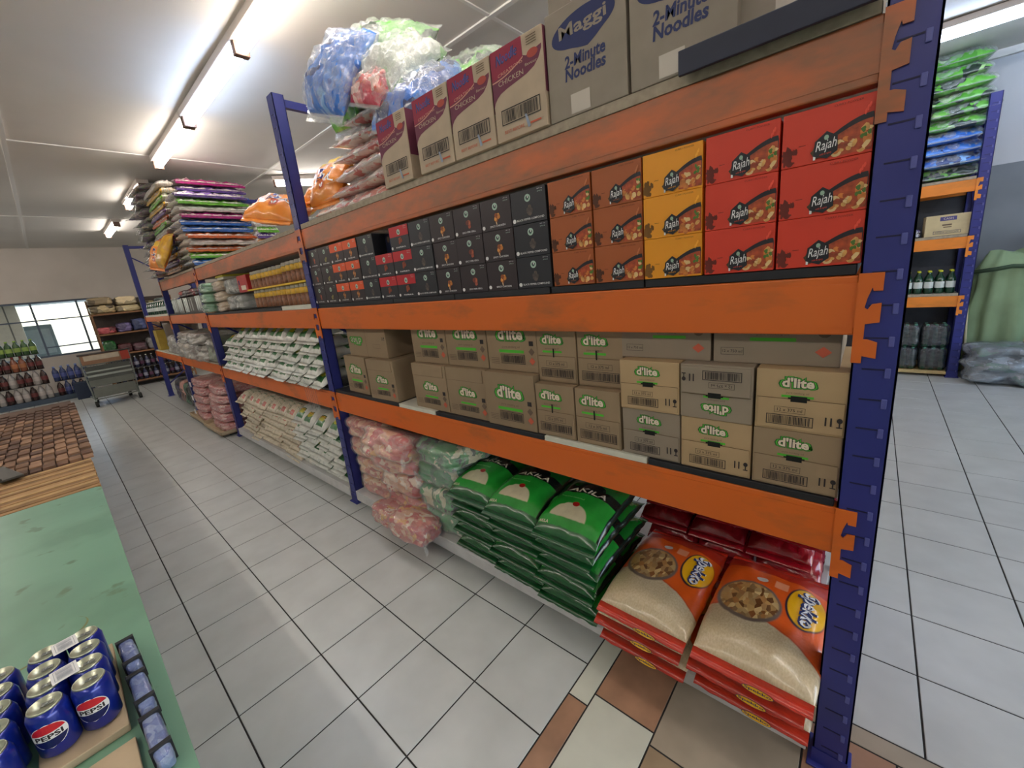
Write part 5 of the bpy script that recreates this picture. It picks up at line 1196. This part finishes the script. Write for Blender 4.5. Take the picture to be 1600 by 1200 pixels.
# ------------------------------------------------------------------ shelf unit at the far wall
def far_shelf():
    m_w = mat('far_shelf_wood', (140, 100, 66), .6, var=.1)
    X = -12.6; t = empty('wall_shelf', (X, 0, 0)); y0, y1 = -.56, .95
    zs = (.10, .76, 1.22, 1.66)
    for z in zs: MB().box(-.45, 0, y0, y1, z, z+.035, m_w, .003).build('shelf_board', t)
    for y in (y0, y1-.03): MB().box(-.45, -.42, y, y+.03, 0, 2.0, m_w).build('upright', t); MB().box(-.03, 0.001, y-.0005, y+.0305, 0, 1.66, m_w).build('upright', t)
    MB().box(-.45, -.44, y0, y1, .0, 2.0, mat('shelf_back', (86, 76, 72), .8)).build('back_panel', t)
    tag(t, 'wooden shelf unit with mixed groceries against the far wall', 'shelf')
    bt = bottle('bottle', .27, .042, mat('dark_bottle', (40, 34, 46), .2, coat=.5), mc_, mat('plum_label', (92, 50, 80), .5)); bt2 = bottle('bottle', .27, .042, mat('navy_bottle', (44, 48, 84), .2, coat=.5), mc_, mat('silver_label', (150, 150, 170), .5))
    for L, z in enumerate((.137, .137+.285)):
        for i in range(14):
            place((bt, bt2)[(i*3+L) % 2], (X-.06, y0+.09+i*.098, z), (0, 0, 0), '%s bottle, %s from the left in the %s bottle row of the far shelf' % (('dark', 'navy')[(i*3+L) % 2], nth(i), ('lower', 'upper')[L]), '%s bottles in the %s row of the far shelf' % (('dark', 'navy')[(i*3+L) % 2], ('lower', 'upper')[L]), 'bottle')
        if L == 0: tag(MB().box(X-.13, X-.01, y0+.03, y1-.05, .4085, .4205, mat('layer_card', (92, 90, 92), .8)).build('layer_card'), 'thin card between the two bottle rows of the far shelf unit', 'card')
    its = [('green_pack', (50, 130, 64), -.42, .796, .2, .3), ('dark_red_pack', (92, 44, 48), -.18, .796, .24, .2), ('maroon_pack', (80, 52, 60), .08, .796, .24, .18), ('silver_pack', (150, 146, 146), .34, .796, .24, .26), ('grey_pack', (110, 104, 104), .62, .796, .26, .26),
           ('pink_pack', (150, 70, 76), -.38, 1.256, .3, .14), ('violet_pack', (90, 80, 120), -.08, 1.256, .24, .2), ('blue_pack', (60, 70, 110), .18, 1.256, .24, .26), ('tan_pack', (150, 110, 84), .44, 1.256, .2, .24), ('slate_pack', (84, 90, 110), .70, 1.256, .26, .28),
           ('khaki_sack', (150, 134, 100), -.34, 1.696, .4, .18), ('cream_sack', (196, 180, 140), .08, 1.696, .4, .14), ('olive_sack', (120, 112, 80), .42, 1.696, .26, .2), ('teal_sack', (96, 116, 116), .72, 1.696, .26, .24), ('brown_bale', (150, 132, 100), -.34, 1.885, .38, .16), ('beige_bale', (188, 172, 140), .08, 1.85, .34, .18)]
    for i, (n_, c, y, z, w, h) in enumerate(its):
        o = bundle('grocery_pack', w, .3, h, blotch('far_'+n_, [c, tuple(int(v*.7) for v in c), tuple(min(255, int(v*1.3)) for v in c)], 6), (1+i % 2, 1, 1), 100+i, .012)
        o.rotation_euler = (0, 0, PI/2); o.location = (X-.02, y, z)
        tag(o, '%s on the far wall shelf unit' % n_.replace('_', ' '), 'pack')
far_shelf()
# ------------------------------------------------------------------ goods on the rack behind
GR2 = 'film-wrapped snack bales stacked on the rack behind'
rb2 = {c: snack('q', m, .46, .46, .12, s, .03) for c, m, s in (('green', b_lime, 131), ('blue', b_blue, 132), ('pale', b_ppink, 134))}
for k, c in enumerate(('green', 'blue', 'blue', 'blue', 'green', 'green', 'green', 'green', 'green', 'green')):
    place(rb2[c], (.44 + (R.random()-.5)*.05 + (.05 if k in (5, 7) else 0), 5.16 + R.random()*.03, 2.098 + k*.116), (0, 0, (R.random()-.5)*.15), '%s snack bale, %s from the bottom, tall stack on the rack behind' % (c, nth(k)), GR2, 'snack bale')
for k, c in enumerate(('blue', 'green', 'pale', 'blue', 'blue', 'green', 'green', 'green')):
    place(rb2[c], (-.03 + (R.random()-.5)*.04, 5.17, 2.098 + k*.116), (0, 0, (R.random()-.5)*.1), '%s snack bale, %s from the bottom, stack half hidden by the post' % (c, nth(k)), GR2, 'snack bale')
mb = carton(.33, .35, .21, mat('light_carton', (206, 190, 150), .75)); mb.rect(-.06, .06, .15, .19, mat('print_violet', (76, 72, 130), .5, var=0)); mb.text('CASH', 0, .17, .02, P['pal']); mb.rect(-.04, .03, .10, .115, P['gry']); mb.rect(-.03, .03, .08, .09, P['gry']); mb.frame(-.1, .1, .02, .05, .003, P['navy']); mb.text('HANDLE WITH CARE', 0, .035, .013, P['navy'], w=.17)
tag(mb.build('carton', loc=(.50, 5.18, 1.5295)), 'light brown carton with violet print on the rack behind', 'carton')
sp = bundle('grocery_pack', .13, .2, .09, blotch('silver_blue_packs', [(190, 196, 214), (70, 80, 130), (220, 224, 230), (110, 100, 150)], 20), (2, 1, 2), 140, .01)
for i, x in enumerate((.24, .09)): place(sp, (x, 5.19, 1.5295), (0, 0, .1), 'small silver and blue pack, %s of the light carton' % ('just left', 'farther left')[i], 'small silver and blue packs', 'pack')
gbt = bottle('bottle', .245, .037, m_gg, m_yc, m_wl)
for i in range(10): 
    for r in range(2): place(gbt, (.59-.083*i, 5.22+.1*r, .924), (0, 0, 0), 'green yellow-capped bottle on the rack behind, %s row, %s from the right' % (('front', 'second')[r], nth(i)), 'green bottles with yellow caps', 'bottle')
# bottle crates in grey film
def bottle_pack():
    t = empty('bottle_pack'); f = film('grey_film', .45, (70, 76, 84)); mg = m_gg; mcp = mat('teal_cap', (96, 160, 140), .4, var=0)
    mb = MB(); mc = MB()
    q = bundle('shrink_wrap', .22, .2, .235, f, (3, 2, 1), 151, .006); q.parent = t
    for i in range(3):
        for j in range(3):
            b = MB().lathe([(.028, .004), (.031, .012), (.031, .14), (.024, .165), (.013, .20), (.012, .215)], mg, (-.07+.07*i, .035+.065*j, 0), 12).build('bottle', t)
            MB().lathe([(.014, .216), (.014, .232), (.012, .234)], mcp, (-.07+.07*i, .035+.065*j, 0), 10).build('cap', b)
            
    return t
bp2 = bottle_pack()
def setk(o):
    KIDS[o.name] = kids(o)
    for c in KIDS[o.name]: KIDS[c.name] = kids(c)
setk(bp2)
for k in range(2):
    for i in range(3): place(bp2, (.535-.235*i, 5.19, .062+k*.262), (0, 0, (R.random()-.5)*.06), 'film-wrapped dark bottles low on the rack behind, %s row, %s from the right' % (('lower', 'upper')[k], nth(i)), 'wrapped bottle packs on the rack behind', 'bottle pack', scale=(1, 1, 1.1))
# green cloth, sticks and dark wrapped heap by the right wall
def wall_side():
    m_cl = mat('green_tarpaulin', (142, 166, 128), .7, var=.08, scale=4)
    n, k = 60, 26; vs = []; fs = []
    H = 1.27
    for j in range(k+1):
        t = j/k
        for i in range(n+1):
            u = i/n; a = u*2*PI; fold = .034*math.sin(a*9+noise.noise(Vector((u*3, t*1.2, 0)))*3)*(1-.6*t) + noise.noise(Vector((u*8, t*4, 2)))*.03
            rx = (.24 + .03*math.sin(t*4))*(1 if t < .88 else 1-(t-.88)*2.2); ry = .13*(1 if t < .88 else 1-(t-.88)*4)
            vs.append((math.cos(a)*(rx+fold), math.sin(a)*(ry+fold*.6), t*H + .05*math.sin(a*2)*t))
    for j in range(k):
        for i in range(n): q = j*(n+1)+i; fs.append((q, q+1, q+n+2, q+n+1))
    mb = MB().add(vs, fs, m_cl, True); mb.add([vs[k*(n+1)+i] for i in range(n)], [tuple(range(n))], m_cl)
    o = mb.build('tarpaulin', loc=(1.02, 5.50, .01)); tag(o, 'tall bundle of folded green cloth leaning by the right wall', 'tarpaulin')
    MB().tube([(-.30, -.10, 1.10), (-.1, -.16, 1.13), (.0, -.16, 1.15), (.1, -.13, 1.14)], .02, mat('dark_green_tie', (58, 78, 56), .8), 8).build('tie', o)
    m_st = mat('pale_stick', (206, 196, 160), .6, var=.05)
    tag(MB().tube([(.80, 5.33, .002), (.74, 5.38, 1.0)], .012, m_st, 8).build('stick'), 'thin pale stick leaning at the left of the green cloth', 'stick')
    tag(MB().tube([(1.16, 5.25, .002), (1.23, 5.30, 1.35)], .014, m_st, 8).build('stick'), 'thin pale stick leaning at the right of the green cloth', 'stick')
    tag(MB().box(1.32, 1.62, 5.45, 5.75, 0, 1.5, mat('dark_cabinet', (40, 42, 52), .5), .004).build('cabinet'), 'dark cabinet cut by the right edge of the view', 'cabinet')
    o = bundle('wrapped_heap', .62, .40, .40, blotch('grey_heap', [(120, 128, 134), (150, 160, 168), (84, 92, 96), (90, 130, 110), (176, 186, 196)], 8, stretch=(1, 1, 2.5), coat=.9, bmp=.9, bscale=12), (2, 2, 3), 160, .05, filmm=film('grey_film2', .3, (160, 170, 180)), puff=.012)
    o.location = (1.10, 4.90, .0); tag(o, 'heap of goods in crumpled grey film on the floor beside the rack behind', 'heap')
wall_side()
